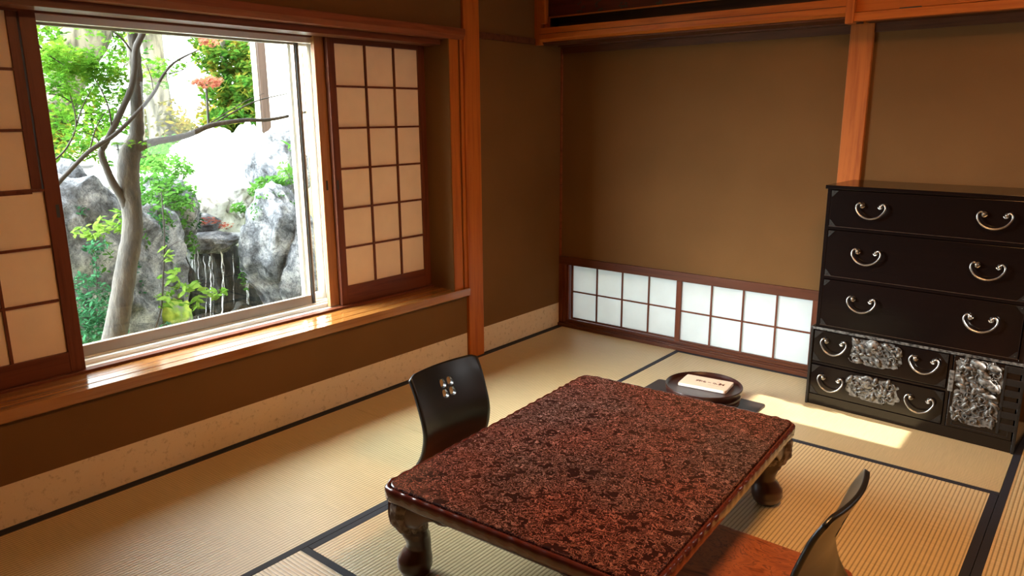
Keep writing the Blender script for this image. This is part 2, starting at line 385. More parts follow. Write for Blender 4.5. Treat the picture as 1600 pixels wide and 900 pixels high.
# ---- tatami
TW = .955; BW = .028
def tatami(x0, x1, y0, y1, along, label):
    r = empty('tatami_mat', ((x0+x1)/2, (y0+y1)/2, 0)); tag(r, label, 'tatami mat', 'tatami mats of the floor')
    hx, hy = (x1-x0)/2-.001, (y1-y0)/2-.001
    ix, iy = (BW, 0) if along == 'y' else (0, BW)
    MB().box(-hx+ix, hx-ix, -hy+iy, hy-iy, -.03, 0).build('woven_rush', T_y if along == 'y' else T_x, r)
    for s_ in (-1, 1):
        if along == 'y': bx = (s_*hx, s_*(hx-BW)); MB().box(min(bx), max(bx), -hy, hy, -.03, .0012).build('cloth_border', M_heri, r, bevel=.0006)
        else: by = (s_*hy, s_*(hy-BW)); MB().box(-hx, hx, min(by), max(by), -.03, .0012).build('cloth_border', M_heri, r, bevel=.0006)
XA, XD, YC, YB, YE = .955, 2.765, -.925, -2.825, -1.917
tatami(.012, XA, YE, -.03, 'y', 'tatami mat in the far left corner by the post and low window')
tatami(.012, XA, YE-1.9, YE, 'y', 'bright tatami mat along the wall below the garden window')
tatami(XA, XD, YC, -.03, 'x', 'tatami mat along the back wall under the black chest')
tatami(XA, (XA+XD)/2, YB, YC, 'y', 'tatami mat under the left half of the low table')
tatami((XA+XD)/2, XD, YB, YC, 'y', 'tatami mat under the right half of the low table and the right chair')
tatami(XA, XD, YB-TW, YB, 'x', 'tatami mat in the near foreground, only its corner by the border junction in view')
tatami(XD, XD+.955, -1.94, -.03, 'y', 'tatami mat at the right edge beyond the wide double black border')
tatami(XD, XD+.955, -3.85, -1.94, 'y', 'tatami mat near the camera at the right, outside the picture')

# ================================================================ HANGING CABINET
cab = empty('wall_cabinet', (.0, -.3, 1.88)); tag(cab, 'long hanging wooden cupboard across the top of the back wall with dark red sliding doors', 'cabinet')
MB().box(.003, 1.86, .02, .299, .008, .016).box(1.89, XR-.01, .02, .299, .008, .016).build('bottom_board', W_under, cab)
MB().box(.0, .052, 0, .03, -.0, .60).box(.052, .088, -.006, .03, .125, .60).build('end_post', W_post, cab, bevel=.003)
m = MB()
prof = [(-.010, .098), (-.010, .032), (.010, .018), (.04, .018), (.04, .098)]
m.prism([(q[0], q[1]) for q in prof], lambda p: (.05, p[0], p[1]), lambda p: (1.858, p[0], p[1]))
m.build('lower_rail', W_beam, cab, bevel=.002)
m = MB(); m.box(1.892, XR-.01, -.010, .04, -.008, .030); m.build('lower_rail', W_beam, cab, bevel=.002)
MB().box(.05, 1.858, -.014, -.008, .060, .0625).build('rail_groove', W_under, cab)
MB().box(1.856, 1.893, -.022, .04, -.018, .60).build('strut', W_post, cab, bevel=.003)
MB().box(.09, 1.85, .030, .05, .158, .165).build('door_edge', W_beam, cab, bevel=.001)
dr = MB().box(.09, 1.85, .034, .05, .165, .60).build('door', W_red, cab)
m = MB(); m.box(1.893, XR-.01, .012, .034, .034, .20); m.build('door_rail', W_beam, cab, bevel=.002)
m = MB(); m.box(1.893, XR-.01, .016, .03, .20, .60); m.build('door', W_beam, cab)
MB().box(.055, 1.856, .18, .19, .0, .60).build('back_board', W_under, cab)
MB().box(2.08, 2.17, .006, .012, .030, .037).build('door_pull', GASK, cab)
for a in ((.05, .09, .035, .05, .10, .165), (1.84, 1.858, -.012, .04, .098, .6)): MB().box(*a).build('corner_brace', W_post, cab, bevel=.002)
# painted floral sprays on the dark door
M_paint, _, _ = mat('door_painting', (.02, .012, .006), .6)
rnd = random.Random(3)
for cx in (.32, .46, .62, .84, 1.06, 1.3):
    vine = MB()
    for k in range(9):
        q = rnd.uniform(0, 2*PI); rr = rnd.uniform(.006, .03)
        vine.blob((cx+rr*math.cos(q), .0335, .20+.028*math.sin(q)), (.009, .0008, .006))
    vine.build('painted_spray', M_paint, dr)


# ================================================================ CEILING LAMP (above the picture)
M_shade = bpy.data.materials.new('lamp_shade_paper'); M_shade.use_nodes = True; nt = M_shade.node_tree; nt.nodes.clear()
o_ = nt.nodes.new('ShaderNodeOutputMaterial'); e_ = nt.nodes.new('ShaderNodeEmission'); e_.inputs[0].default_value = (1, .52, .20, 1); e_.inputs[1].default_value = LAMP
nt.links.new(e_.outputs[0], o_.inputs[0])
lp = empty('ceiling_lamp', (2.55, -2.1, 2.30)); tag(lp, 'square paper ceiling lamp with warm light, above the low table outside the picture', 'lamp')
MB().box(-.2, .2, -.2, .2, 0, .10).build('lamp_shade', M_shade, lp)
m = MB()
for a in (-1, 1):
    m.box(a*.205-.008, a*.205+.008, -.213, .213, -.008, .112).box(-.213, .213, a*.205-.008, a*.205+.008, -.008, .112)
m.build('lamp_frame', W_post, lp)
MB().box(-.05, .05, -.05, .05, .1, .199).build('ceiling_mount', W_post, lp)

# ================================================================ LOW TABLE
def rrect(hx, hy, r, n=8):
    out = []
    for cx, cy, a0 in ((hx-r, hy-r, 0), (-hx+r, hy-r, PI/2), (-hx+r, -hy+r, PI), (hx-r, -hy+r, 3*PI/2)):
        for k in range(n+1):
            a = a0+PI/2*k/n; out.append((cx+r*math.cos(a), cy+r*math.sin(a)))
    return out
M_burl, nt, b = mat('tsugaru_lacquer_top', (.1, .03, .02), .24, Coat_Weight=.35, Coat_Roughness=.18)
co = coords(nt)
dn = N(nt, 'ShaderNodeTexNoise', i_Scale=38, i_Detail=3); nt.links.new(co, dn.inputs[0])
va = N(nt, 'ShaderNodeVectorMath', operation='MULTIPLY_ADD'); va.inputs[1].default_value = (.05, .05, .05); nt.links.new(dn.outputs['Color'], va.inputs[0]); nt.links.new(co, va.inputs[2])
n1 = N(nt, 'ShaderNodeTexNoise', i_Scale=31, i_Detail=1.8, i_Roughness=.5, i_Distortion=1.4); nt.links.new(va.outputs[0], n1.inputs[0])
c1 = ramp(nt, n1.outputs['Fac'], [(.37, (.020, .006, .006)), (.455, (.030, .008, .007)), (.485, (.29, .145, .11)), (.515, (.09, .028, .02)), (.545, (.018, .006, .006)), (.585, (.028, .008, .007)), (.61, (.26, .125, .092)), (.645, (.04, .012, .010))])
n2 = N(nt, 'ShaderNodeTexNoise', i_Scale=2.6, i_Detail=4); nt.links.new(co, n2.inputs[0])
c2 = ramp(nt, n2.outputs['Fac'], [(.38, (.85, 1.0, 1.05)), (.62, (1.12, .84, .76))])
mx = N(nt, 'ShaderNodeMix', data_type='RGBA', blend_type='MULTIPLY'); mx.inputs[0].default_value = 1; nt.links.new(c1, mx.inputs[6]); nt.links.new(c2, mx.inputs[7]); nt.links.new(mx.outputs[2], b.inputs['Base Color'])
M_rim, nt, b = mat('red_lacquer_rim', (.085, .017, .012), .22, Coat_Weight=.6, Coat_Roughness=.1)
M_leg, nt, b = mat('brown_lacquer', (.055, .018, .012), .28, Coat_Weight=.5, Coat_Roughness=.15)
n = N(nt, 'ShaderNodeTexNoise', i_Scale=60, i_Detail=3); nt.links.new(coords(nt), n.inputs[0]); bump(nt, b, n.outputs['Fac'], .15, .003)
TX, TY, TR = 1.722, -2.118, math.radians(3.3)
HX, HY = .468, .636
tb = empty('low_table', (TX, TY, 0), TR); tag(tb, 'low red-brown lacquered table with mottled top, carved rim and ball feet', 'table')
o1 = rrect(HX-.018, HY-.018, .045)
o2 = rrect(HX-.021, HY-.021, .043)
m = MB(); k = len(o1)
m.add([(x, y, .300) for x, y in o1]+[(x, y, .3275) for x, y in o1]+[(x, y, .330) for x, y in o2],
      [(i, (i+1) % k, k+(i+1) % k, k+i) for i in range(k)]+[(k+i, k+(i+1) % k, 2*k+(i+1) % k, 2*k+i) for i in range(k)]+[tuple(range(2*k, 3*k)), tuple(range(k))[::-1]])
m.build('tabletop', M_burl, tb)
# rim swept round the outline with a carved, rope-like upper edge
def dense(hx, hy, r, step=.006):
    base = rrect(hx, hy, r, 10); out = []
    for i in range(len(base)):
        a, c = Vector(base[i]), Vector(base[(i+1) % len(base)]); L = (c-a).length; q = max(1, int(L/step))
        out += [a.lerp(c, t/q) for t in range(q)]
    return out
ol = dense(HX-.002, HY-.002, .055); K = len(ol)
rnd = random.Random(5); s_len = 0; arc = []
for i in range(K): arc.append(s_len); s_len += (ol[(i+1) % K]-ol[i]).length
prof = [(-.030, .300), (-.0165, .312), (-.0150, .321), (-.010, .326), (-.004, .3255), (.001, .319), (.002, .306), (.0005, .286), (-.006, .276), (-.016, .272), (-.030, .272)]
vs = []
for i in range(K):
    t = (ol[(i+1) % K]-ol[i-1]).normalized(); nn = Vector((t.y, -t.x))
    wv = .38*math.sin(arc[i]*2*PI/.052+.8*math.sin(arc[i]*17))
    nz = noise.noise(Vector((arc[i]*30, 0, 0)))
    for j, (of, z) in enumerate(prof):
        kx = (0, 0, 0, .3, 1, 1, .4, .1, 0, 0, 0)[j]
        vs.append((*(ol[i]+nn*(of+kx*(.0022*wv+.002*nz))), z+kx*(.0025*wv+.0015*nz)))
P = len(prof)
m = MB(); m.add(vs, [(i*P+j, ((i+1) % K)*P+j, ((i+1) % K)*P+j+1, i*P+j+1) for i in range(K) for j in range(P-1)], True)
m.build('carved_rim', M_rim, tb)
# aprons with cusped lower edge
def apron_low(d):
    pts = [(0, .19), (.08, .205), (.115, .212), (.135, .232), (.16, .252), (.185, .260), (.205, .257), (.222, .259), (.245, .2655), (.26, .266), (1, .266)]
    for (a, za), (c, zc) in zip(pts, pts[1:]):
        if d <= c: return za+(zc-za)*(d-a)/(c-a)
    return .266
for ax_, L_, dep in (('x', HX, HY), ('x', HX, -HY), ('y', HY, HX), ('y', HY, -HX)):
    n_ = 90; sgn = 1 if dep > 0 else -1; out = abs(dep)-.022
    def P_(u, v):
        q = (-L_+.03)+(2*L_-.06)*u; zl = apron_low(L_-.03-abs(q)); z = .285+(zl-.285)*v
        d_ = out + .010*math.sin(PI*min(1, v*1.0))*max(0, 1-(L_-abs(q))/.22)
        return (q, sgn*d_, z) if ax_ == 'x' else (sgn*d_, q, z)
    def Q_(u, v):
        p = P_(u, v); return (p[0], p[1]-sgn*.020, p[2]) if ax_ == 'x' else (p[0]-sgn*.020, p[1], p[2])
    m = MB(); nv = 6; m.grid(P_, n_, nv); m.grid(Q_, n_, nv)
    off = (n_+1)*(nv+1); fs = []
    for i in range(n_): fs.append((i*(nv+1)+nv, (i+1)*(nv+1)+nv, off+(i+1)*(nv+1)+nv, off+i*(nv+1)+nv))
    m.f += fs; m.sm += [False]*len(fs)
    m.build('apron', M_leg, tb)
prof = [(.292, -.004, .058), (.27, .004, .062), (.24, .011, .060), (.205, .010, .054), (.175, .002, .047), (.145, -.007, .044), (.12, -.013, .040), (.104, -.013, .040), (.088, -.006, .047), (.062, .001, .057), (.036, .002, .057), (.015, .001, .048), (.0, .0, .033)]
def sweep(prof, carve):
    m = MB(); n_ = 36; vs = []
    rows = []
    for (z0, c0, r0), (z1, c1, r1) in zip(prof, prof[1:]):
        for q in range(4):
            t = q/4; rows.append((z0+(z1-z0)*t, c0+(c1-c0)*t, r0+(r1-r0)*t))
    rows.append(prof[-1])
    for z, c, r in rows:
        for j in range(n_):
            a = 2*PI*j/n_; sq = 1+.10*math.cos(4*(a-PI/4+PI/4))*(1 if z > .15 else 0)
            rr = r*sq
            if carve: rr += .0045*math.sin(a*13+z*40)*min(1, max(0, (z-.15)*20)) + .004*noise.noise(Vector((math.cos(a)*4, math.sin(a)*4, z*50)))
            vs.append((c*.707+rr*math.cos(a), c*.707+rr*math.sin(a), z))
    R = len(rows)
    m.add(vs, [(i*n_+j, i*n_+(j+1) % n_, (i+1)*n_+(j+1) % n_, (i+1)*n_+j) for i in range(R-1) for j in range(n_)]+[tuple(range(n_))[::-1], tuple((R-1)*n_+j for j in range(n_))], True)
    return m
leg_m = sweep(prof, False); col_m = sweep([(.290, -.002, .061), (.27, .006, .066), (.24, .013, .0645), (.205, .012, .059), (.178, .004, .052), (.170, .003, .046)], True)
M_knee, nt, b = mat('carved_knee_sheen', (.16, .12, .095), .42, Coat_Weight=.2)  # greyish tone paints reflected light onto the carved knees
n = N(nt, 'ShaderNodeTexNoise', i_Scale=45, i_Detail=4); nt.links.new(coords(nt), n.inputs[0])
nt.links.new(ramp(nt, n.outputs['Fac'], [(.4, (.06, .03, .022)), (.6, (.24, .19, .155))]), b.inputs['Base Color']); bump(nt, b, n.outputs['Fac'], .5, .006)
for sx in (-1, 1):
    for sy in (-1, 1):
        def place(mb, nm, mt, par):
            c = MB(); c.v = [(sx*v[0], sy*v[1], v[2]) for v in mb.v]; c.f = mb.f; c.sm = mb.sm
            return c.build(nm, mt, par)
        l = place(leg_m, 'leg', M_leg, tb); l.location = (sx*(HX-.078), sy*(HY-.078), 0)
        place(col_m, 'carved_knee', M_knee, l)
        sp = MB()        # little scroll brackets beside the knee
        for q in range(7):
            a = q/6; sp.blob((-sx*.05*(1-a*.2), -sy*(-.05), .205-.035*math.sin(a*2)), (.006, .006, .008))
# ================================================================ LEGLESS CHAIRS
M_blk, nt, b = mat('black_lacquer_shell', (.006, .007, .008), .33, Coat_Weight=.25, Coat_Roughness=.25)
M_burlseat, nt, b = mat('burl_seat_veneer', (.3, .09, .04), .3, Coat_Weight=.4, Coat_Roughness=.2)
co = coords(nt, (1, 2.2, 1))
n = N(nt, 'ShaderNodeTexNoise', i_Scale=6.5, i_Detail=5, i_Roughness=.55, i_Distortion=1.6); nt.links.new(co, n.inputs[0])
nt.links.new(ramp(nt, n.outputs['Fac'], [(.32, (.10, .03, .016)), (.42, (.30, .085, .035)), (.5, (.42, .13, .05)), (.53, (.16, .05, .03)), (.56, (.40, .125, .05)), (.7, (.25, .07, .03))]), b.inputs['Base Color'])
bp = [(-.072, .425), (-.050, .375), (-.030, .320), (-.012, .265), (-.001, .225), (.004, .185), (.000, .145), (-.012, .10), (-.030, .065), (-.045, .042), (-.050, .031)]
def cr(pts, t):
    n = len(pts)-1; x = t*n; i = min(int(x), n-1); u = x-i
    g = lambda k: Vector(pts[max(0, min(n, k))])
    a, b_, c, d = g(i-1), g(i), g(i+1), g(i+2)
    return .5*((2*b_)+(c-a)*u+(2*a-5*b_+4*c-d)*u*u+(3*b_-a-3*c+d)*u**3)
def make_chair():
    r = empty('legless_chair')
    def fn(u, v):
        p = cr(bp, u); q = v*2-1; hw = .200-.004*math.sin(PI*u)
        z = p.y; fade = max(0, 1-u*1.2)
        x = p.x-.030*(1-q*q)*min(1, max(0, (1-u)*3))
        if u < .15: z -= (1-u/.15)*.016*max(0, abs(q)-.80)**1.5/.2**1.5
        return (x, q*hw, z)
    m = MB(); m.grid(fn, 44, 30)
    bk = m.build('backrest', M_blk, r)
    so_ = bk.modifiers.new('solid', 'SOLIDIFY'); so_.thickness = .015; so_.offset = 0
    cut = MB()
    for sy in (-1, 1):
        for sz in (-1, 1):
            cy, cz = sy*.021, .328+sz*.021
            poly = []
            for k in range(20):
                a = 2*PI*k/20; e = 2/3.2
                x_ = .0165*math.copysign(abs(math.cos(a))**e, math.cos(a)); z_ = .0175*math.copysign(abs(math.sin(a))**e, math.sin(a))
                if sz > 0 and z_ > 0 and x_ > 0: x_ *= .75      # petals with one rounded shoulder
                if sz < 0 and z_ > 0 and x_ > 0: x_ *= .8
                poly.append((cy+x_, cz+z_))
            cut.prism(poly, lambda p: (-.2, p[0], p[1]), lambda p: (.12, p[0], p[1]))
    co_ = cut.build('cutter', M_blk)
    bo = bk.modifiers.new('cut', 'BOOLEAN'); bo.object = co_; bo.operation = 'DIFFERENCE'; bo.solver = 'EXACT'
    bpy.context.view_layer.update(); dg = bpy.context.evaluated_depsgraph_get()
    me = bpy.data.meshes.new_from_object(bk.evaluated_get(dg)); bk.modifiers.clear(); bk.data = me
    bpy.data.objects.remove(co_)
    pl = rrect(.24, .258, .035, 6)
    m = MB(); m.prism(pl, lambda p: (.18+p[0], p[1], .0125), lambda p: (.18+p[0], p[1], .031)); m.build('seat', M_burlseat, r, bevel=.004, seg=3)
    for sy in (-1, 1): MB().box(-.02, .38, sy*.2-.015, sy*.2+.015, 0, .013).build('floor_runner', M_blk, r, bevel=.002)
    return r
c1_ = make_chair(); c1_.location = (.918, -2.022, 0); c1_.rotation_euler = (0, 0, math.radians(-1))
tag(c1_, 'black legless floor chair left of the low table, four small petal cutouts in its back', 'chair', 'legless chairs at the low table')
c2_ = copy_tree(c1_); c2_.location = (2.425, -2.10, 0); c2_.rotation_euler = (0, 0, PI)
tag(c2_, 'black legless floor chair right of the table, seen from behind, reddish burl seat', 'chair', 'legless chairs at the low table')

# ================================================================ CHEST OF DRAWERS
M_lac, nt, b = mat('black_brown_lacquer', (.006, .0035, .003), .17, Specular_IOR_Level=.42)
n = N(nt, 'ShaderNodeTexNoise', i_Scale=3, i_Detail=5); nt.links.new(coords(nt, (1, 1, 5)), n.inputs[0]); bump(nt, b, n.outputs['Fac'], .06, .01)
M_lacw, nt, b = mat('paler_lacquer_edge', (.05, .03, .02), .3)
M_iron, nt, b = mat('dark_silvered_iron', (.30, .28, .25), .52, .75)
n = N(nt, 'ShaderNodeTexNoise', i_Scale=70, i_Detail=3); nt.links.new(coords(nt), n.inputs[0])
nt.links.new(ramp(nt, n.outputs['Fac'], [(.35, (.035, .03, .027)), (.6, (.22, .21, .195))]), b.inputs['Base Color']); bump(nt, b, n.outputs['Fac'], .35, .003)
M_hand, nt, b = mat('polished_iron_handle', (.42, .41, .39), .30, 1)
M_strap, nt, b = mat('black_iron_strap', (.022, .018, .015), .45, .6)
n = N(nt, 'ShaderNodeTexNoise', i_Scale=90, i_Detail=3); nt.links.new(coords(nt), n.inputs[0]); bump(nt, b, n.outputs['Fac'], .5, .003)
ch = empty('chest_of_drawers', (1.855, -.413, 0), math.radians(-3.37))
tag(ch, 'tall black lacquered chest of drawers with silvery bail handles and carved iron mounts', 'chest')
CW, CD = .912, .385
# carcass
m = MB().box(0, .014, .004, CD, 0, .408).box(CW-.014, CW, .004, CD, 0, .408).box(.014, CW-.014, .30, CD, 0, .408).box(.014, CW-.014, .02, CD-.02, .0, .05).box(0, CW, .0, CD, .398, .412).box(.014, CW-.014, .004, .03, .0, .056)
m.box(.014, .625, .004, .03, .218, .230).box(.622, .636, .004, .2, .05, .40)
m.build('lower_carcass', M_lac, ch, bevel=.0015)
m = MB().box(.018, .036, .006, CD-.01, .412, 1.10).box(CW-.036, CW-.018, .006, CD-.01, .412, 1.10).box(.036, CW-.036, .3, CD-.01, .412, 1.10).box(.010, CW-.010, -.004, CD-.004, 1.10, 1.118)
for z in (.668, .912): m.box(.036, CW-.036, .006, .03, z-.007, z+.007)
m.box(.036, CW-.036, .006, .03, .412, .424)
m.build('upper_carcass', M_lac, ch, bevel=.0015)
def bail(cx, z, par, w_=.055, drop=.066):
    h = MB()
    pts = []
    # curled end, sweep down and round, curled end
    half = [(-w_+.026, -.010, .010), (-w_+.018, -.018, .013), (-w_+.009, -.014, .014), (-w_+.010, -.003, .014), (-w_+.002, .0035, .015), (-w_-.008, -.008, .017), (-w_-.006, -.028, .021), (-w_+.016, -drop*.82, .025)]
    pts = half+[(0, -drop, .027)]+[(-a, b2, c) for a, b2, c in half[::-1]]
    fine = [cr(pts, i/60) for i in range(61)]
    rad = [.0022+.0020*math.sin(PI*i/60)**.7 for i in range(61)]
    h.tube([(cx+p.x, -p.z, z+p.y) for p in fine], rad, 8)
    for s_ in (-1, 1):
        h.blob((cx+s_*(w_-.013), -.013, z-.007), (.0085, .0085, .0085))
        h.tube([(cx+s_*(w_-.013), 0.002, z-.007), (cx+s_*(w_-.013), -.014, z-.007)], .004, 8)
    o = h.build('handle', M_hand, par)
    for s_ in (-1, 1):
        e = MB(); e.lathe([(.012, 0), (.011, .0018), (.006, .003), (.0, .003)], 16, Matrix.Translation((cx+s_*(w_-.013), .001, z-.007)) @ Matrix.Rotation(PI/2, 4, 'X'))
        e.build('escutcheon', M_strap, o)
    return o
def corner_plates(x0, x1, z0, z1, par, q=.034, nm='corner_mount'):
    for cx, sx in ((x0, 1), (x1, -1)):
        for cz, sz in ((z0, 1), (z1, -1)):
            m = MB()
            poly = [(cx, cz), (cx+sx*q, cz), (cx+sx*q*.82, cz+sz*.005), (cx+sx*.006, cz+sz*q*.9), (cx, cz+sz*q)]
            if sx*sz < 0: poly = poly[::-1]
            m.prism(poly, lambda p: (p[0], .002, p[1]), lambda p: (p[0], -.0022, p[1]))
            m.blob((cx+sx*.008, -.003, cz+sz*.008), (.003, .002, .003), None, 8, 4)
            m.build(nm, M_strap, par)
for z0, z1, hz in ((.426, .659, .590), (.677, .903, .822), (.921, 1.096, 1.040)):
    d = MB().box(.039, CW-.039, .0, .022, z0, z1).build('drawer', M_lac, ch, bevel=.002)
    for cx in (.228, .722): bail(cx, hz, d)
    corner_plates(.042, CW-.042, z0+.003, z1-.003, d, .03)
    MB().box(.039, CW-.039, -.0012, .004, z0-.0005, z0+.0018).build('paler_edge', M_lacw, d)  # paler lacquer strip along the lower edge of the drawer
for z0, z1, hz in ((.234, .394, .357), (.060, .214, .166)):
    d = MB().box(.018, .620, .0, .022, z0, z1).build('drawer', M_lac, ch, bevel=.002)
    for cx in (.120, .525): bail(cx, hz, d, .052, .070)
    corner_plates(.020, .618, z0+.002, z1-.002, d, .042)
# bright strap along the top of the lower case
m = MB().box(0, CW, -.003, .002, .399, .411)
for k in range(40): m.blob((.015+k*.0225, -.004, .405), (.0022, .0016, .0022), None, 6, 4)
m.build('edge_strap', M_iron, ch)
# carved iron mounts
def mount(x0, x1, z0, z1, seed, par, name='carved_mount', dens=1.0):
    rnd = random.Random(seed); m = MB(); W_, H_ = x1-x0, z1-z0; cx, cz = (x0+x1)/2, (z0+z1)/2
    poly = []
    for k in range(56):
        a = 2*PI*k/56; ca, sa = math.cos(a), math.sin(a); e = .5
        rx = .5*W_*math.copysign(abs(ca)**e, ca); rz = .5*H_*math.copysign(abs(sa)**e, sa)
        s_ = 1-.09*rnd.random()-.05*math.sin(a*9)
        poly.append((cx+rx*s_, cz+rz*s_))
    m.prism(poly, lambda p: (p[0], .002, p[1]), lambda p: (p[0], -.003, p[1]))
    # domed petals and body curls
    for k in range(int(26*dens)):
        px_, pz_ = rnd.uniform(x0+.012, x1-.012), rnd.uniform(z0+.010, z1-.010)
        a = rnd.uniform(0, PI); rr = rnd.uniform(.007, .021)
        m.blob((px_, -.003, pz_), (rr*1.35, .004+rr*.38, rr*.62), Matrix.Rotation(a, 3, 'Y'), 10, 6)
    for k in range(int(11*dens)):
        px_, pz_ = rnd.uniform(x0+.022, x1-.022), rnd.uniform(z0+.020, z1-.020); tr_ = rnd.choice((-1, 1)); a0 = rnd.uniform(0, 6)
        pts = [(px_+(.003+.0022*q)*math.cos(a0+tr_*q*.62), -.009-.001*math.sin(q*.4), pz_+(.003+.0022*q)*math.sin(a0+tr_*q*.62)) for q in range(12)]
        m.tube(pts, [.0035-.00018*q for q in range(12)], 6)
    for k in range(int(9*dens)):      # long leaves, claws and ribbons
        px_, pz_ = rnd.uniform(x0+.02, x1-.03), rnd.uniform(z0+.012, z1-.012); a = rnd.uniform(-1.2, .3); L_ = rnd.uniform(.02, .045)
        pts = [(px_+L_*q/6*math.cos(a)+.003*math.sin(q*1.1), -.007-.003*math.sin(q/6*PI), pz_+L_*q/6*math.sin(a)) for q in range(7)]
        m.tube(pts, [.0012+.003*math.sin(PI*q/6) for q in range(7)], 6)
    return m.build(name, M_iron, par)
mt1 = mount(.196, .432, .264, .392, 11, ch)
m = MB().lathe([(.036, 0), (.036, .004), (.030, .006), (.006, .006), (.006, .009), (0, .009)], 28, Matrix.Translation((.297, -.004, .362)) @ Matrix.Rotation(PI/2, 4, 'X')); m.build('lock_plate', M_iron, mt1)
mt2 = mount(.190, .438, .088, .206, 23, ch)
m = MB().lathe([(.034, 0), (.034, .004), (.028, .006), (.006, .006), (0, .009)], 28, Matrix.Translation((.29, -.004, .180)) @ Matrix.Rotation(PI/2, 4, 'X')); m.build('lock_plate', M_iron, mt2)
door = MB().box(.640, CW-.018, .0, .022, .058, .394).build('door', M_lac, ch, bevel=.002)
mount(.645, .835, .245, .396, 31, door, 'carved_mount', 1.2)
mount(.650, .835, .085, .26, 47, door, 'carved_mount', 1.1)
m = MB(); rnd = random.Random(8)
for cx, cz, rx, rz, a in ((.74, .372, .038, .018, .5), (.80, .368, .026, .015, .2), (.765, .335, .034, .017, .7), (.775, .300, .036, .022, .4), (.80, .283, .030, .018, .5), (.76, .262, .022, .014, 0), (.795, .24, .034, .014, .35), (.70, .352, .024, .010, .2)):
    m.blob((cx, -.008, cz), (rx, .014, rz), Matrix.Rotation(a, 3, 'Y'), 14, 8)
m.build('carved_beast', M_iron, door)
MB().box(.630, .652, -.006, .0, .225, .325).build('hinge', M_iron, door, bevel=.003)
for z in (.362, .305, .255, .205, .155, .100): MB().box(.835, CW-.004, -.004, .001, z, z+.030).build('iron_strap', M_strap, door, bevel=.0015)
MB().box(.835, .846, -.005, 0, .08, .39).build('iron_strap', M_strap, door, bevel=.0015)
m = MB().box(.66, .88, -.002, .001, .068, .072).box(.66, .664, -.002, .001, .068, .10).box(.876, .88, -.002, .001, .068, .10); m.build('fret_line', M_strap, door)
for a in ((.0, .012), (CW-.012, CW)): MB().box(a[0], a[1], -.003, .004, .0, .40).build('corner_strap', M_strap, ch, bevel=.001)

# ================================================================ TRAY, ROUND BOX, CARD
M_urushi, nt, b = mat('dark_red_brown_lacquer', (.030, .008, .006), .32, Specular_IOR_Level=.3, Coat_Weight=.15, Coat_Roughness=.1)
t = empty('rectangular_tray', (1.43, -.815, 0)); tag(t, 'flat dark lacquer tray on the tatami under the round lacquer box', 'tray')
M_tray, _, _ = mat('matte_dark_lacquer', (.02, .009, .007), .5)
MB().prism(rrect(.302, .19, .02, 5), lambda p: (p[0], p[1], .012), lambda p: (p[0], p[1], .026)).build('tray_board', M_tray, t, bevel=.003)
for sx in (-1, 1): MB().box(sx*.24-.02, sx*.24+.02, -.15, .15, 0, .0125).build('foot', M_blk, t, bevel=.002)
b_ = empty('round_box', (1.470, -.800, .026)); tag(b_, 'round dark lacquer box with a raised rim, carrying a pale card, behind the low table', 'box')
MB().lathe([(.150, 0), (.170, .003), (.178, .012), (.181, .030), (.1795, .032), (.182, .034), (.184, .055), (.1825, .058), (.186, .060), (.190, .088), (.191, .095), (.189, .098), (.186, .096), (.182, .084), (.176, .081), (.0, .081)], 72).build('box_body', M_urushi, b_)
M_card, nt, b = mat('pale_card', (.78, .60, .44), .6)
M_cardw, _, _ = mat('card_edge', (.85, .82, .76), .6)
M_ink, _, _ = mat('brown_ink', (.10, .028, .02), .6)
cdo = empty('card_packet', (1.467, -.768, .107)); cdo.rotation_euler = (0, 0, math.radians(7))
tag(cdo, 'pale paper packet with a line of brown brush writing lying on the round box', 'card')
MB().prism(rrect(.122, .074, .008, 4), lambda p: (p[0], p[1], 0), lambda p: (p[0], p[1], .016)).build('packet', M_card, cdo, bevel=.003)
MB().box(.112, .1235, -.06, .06, .001, .0155).box(-.115, .112, -.0752, -.066, .001, .0155).build('folded_edge', M_cardw, cdo, bevel=.002)
ink = MB()
def stroke(pts, r=.0016):
    ink.tube([(x, y, .0163) for x, y in pts], [r*.6]+[r]*(len(pts)-2)+[r*.5] if len(pts) > 2 else r, 6, True, 1)
# brushed characters, left to right (only their broad strokes can be made out)
for g in ([(-.055, .012), (-.034, .010)], [(-.046, .020), (-.047, -.004), (-.054, -.008)], [(-.041, .016), (-.036, .002)], [(-.038, .018), (-.030, .016), (-.031, -.004), (-.036, -.006)], [(-.052, .003), (-.040, .002)],
          [(-.022, .016), (-.024, .004), (-.020, -.004)], [(-.016, .010), (-.002, .008)], [(-.010, .019), (-.010, .002), (-.014, -.004), (-.005, -.006), (.002, -.003)],
          [(.007, .004), (.013, .007), (.019, .003), (.026, .006)],
          [(.034, .002), (.037, .010), (.046, .009), (.052, .003), (.045, -.005), (.037, -.002)], [(.052, -.001), (.060, -.004)],
          [(.068, .018), (.065, -.006)], [(.062, .012), (.078, .010), (.078, .002), (.064, .002)], [(.071, .020), (.071, -.008)], [(.082, .018), (.086, .008), (.082, -.004)], [(.090, .020), (.088, -.008), (.094, -.002)],
          [(.064, -.004), (.077, -.006)]):
    stroke(g)
ink.build('brush_writing', M_ink, cdo)
ink = MB()
for i in range(9): ink.tube([(.02+i*.0085, -.026, .0161), (.024+i*.0085, -.027, .0161)], .0009, 5)
M_inkr, _, _ = mat('faint_red_ink', (.35, .14, .10), .6)
ink.build('small_print', M_inkr, cdo)
MB().tube([(.048, .030, .0161), (.053, .036, .0161), (.060, .034, .0161), (.062, .028, .0161)], .0008, 5).build('seal_mark', M_inkr, cdo)

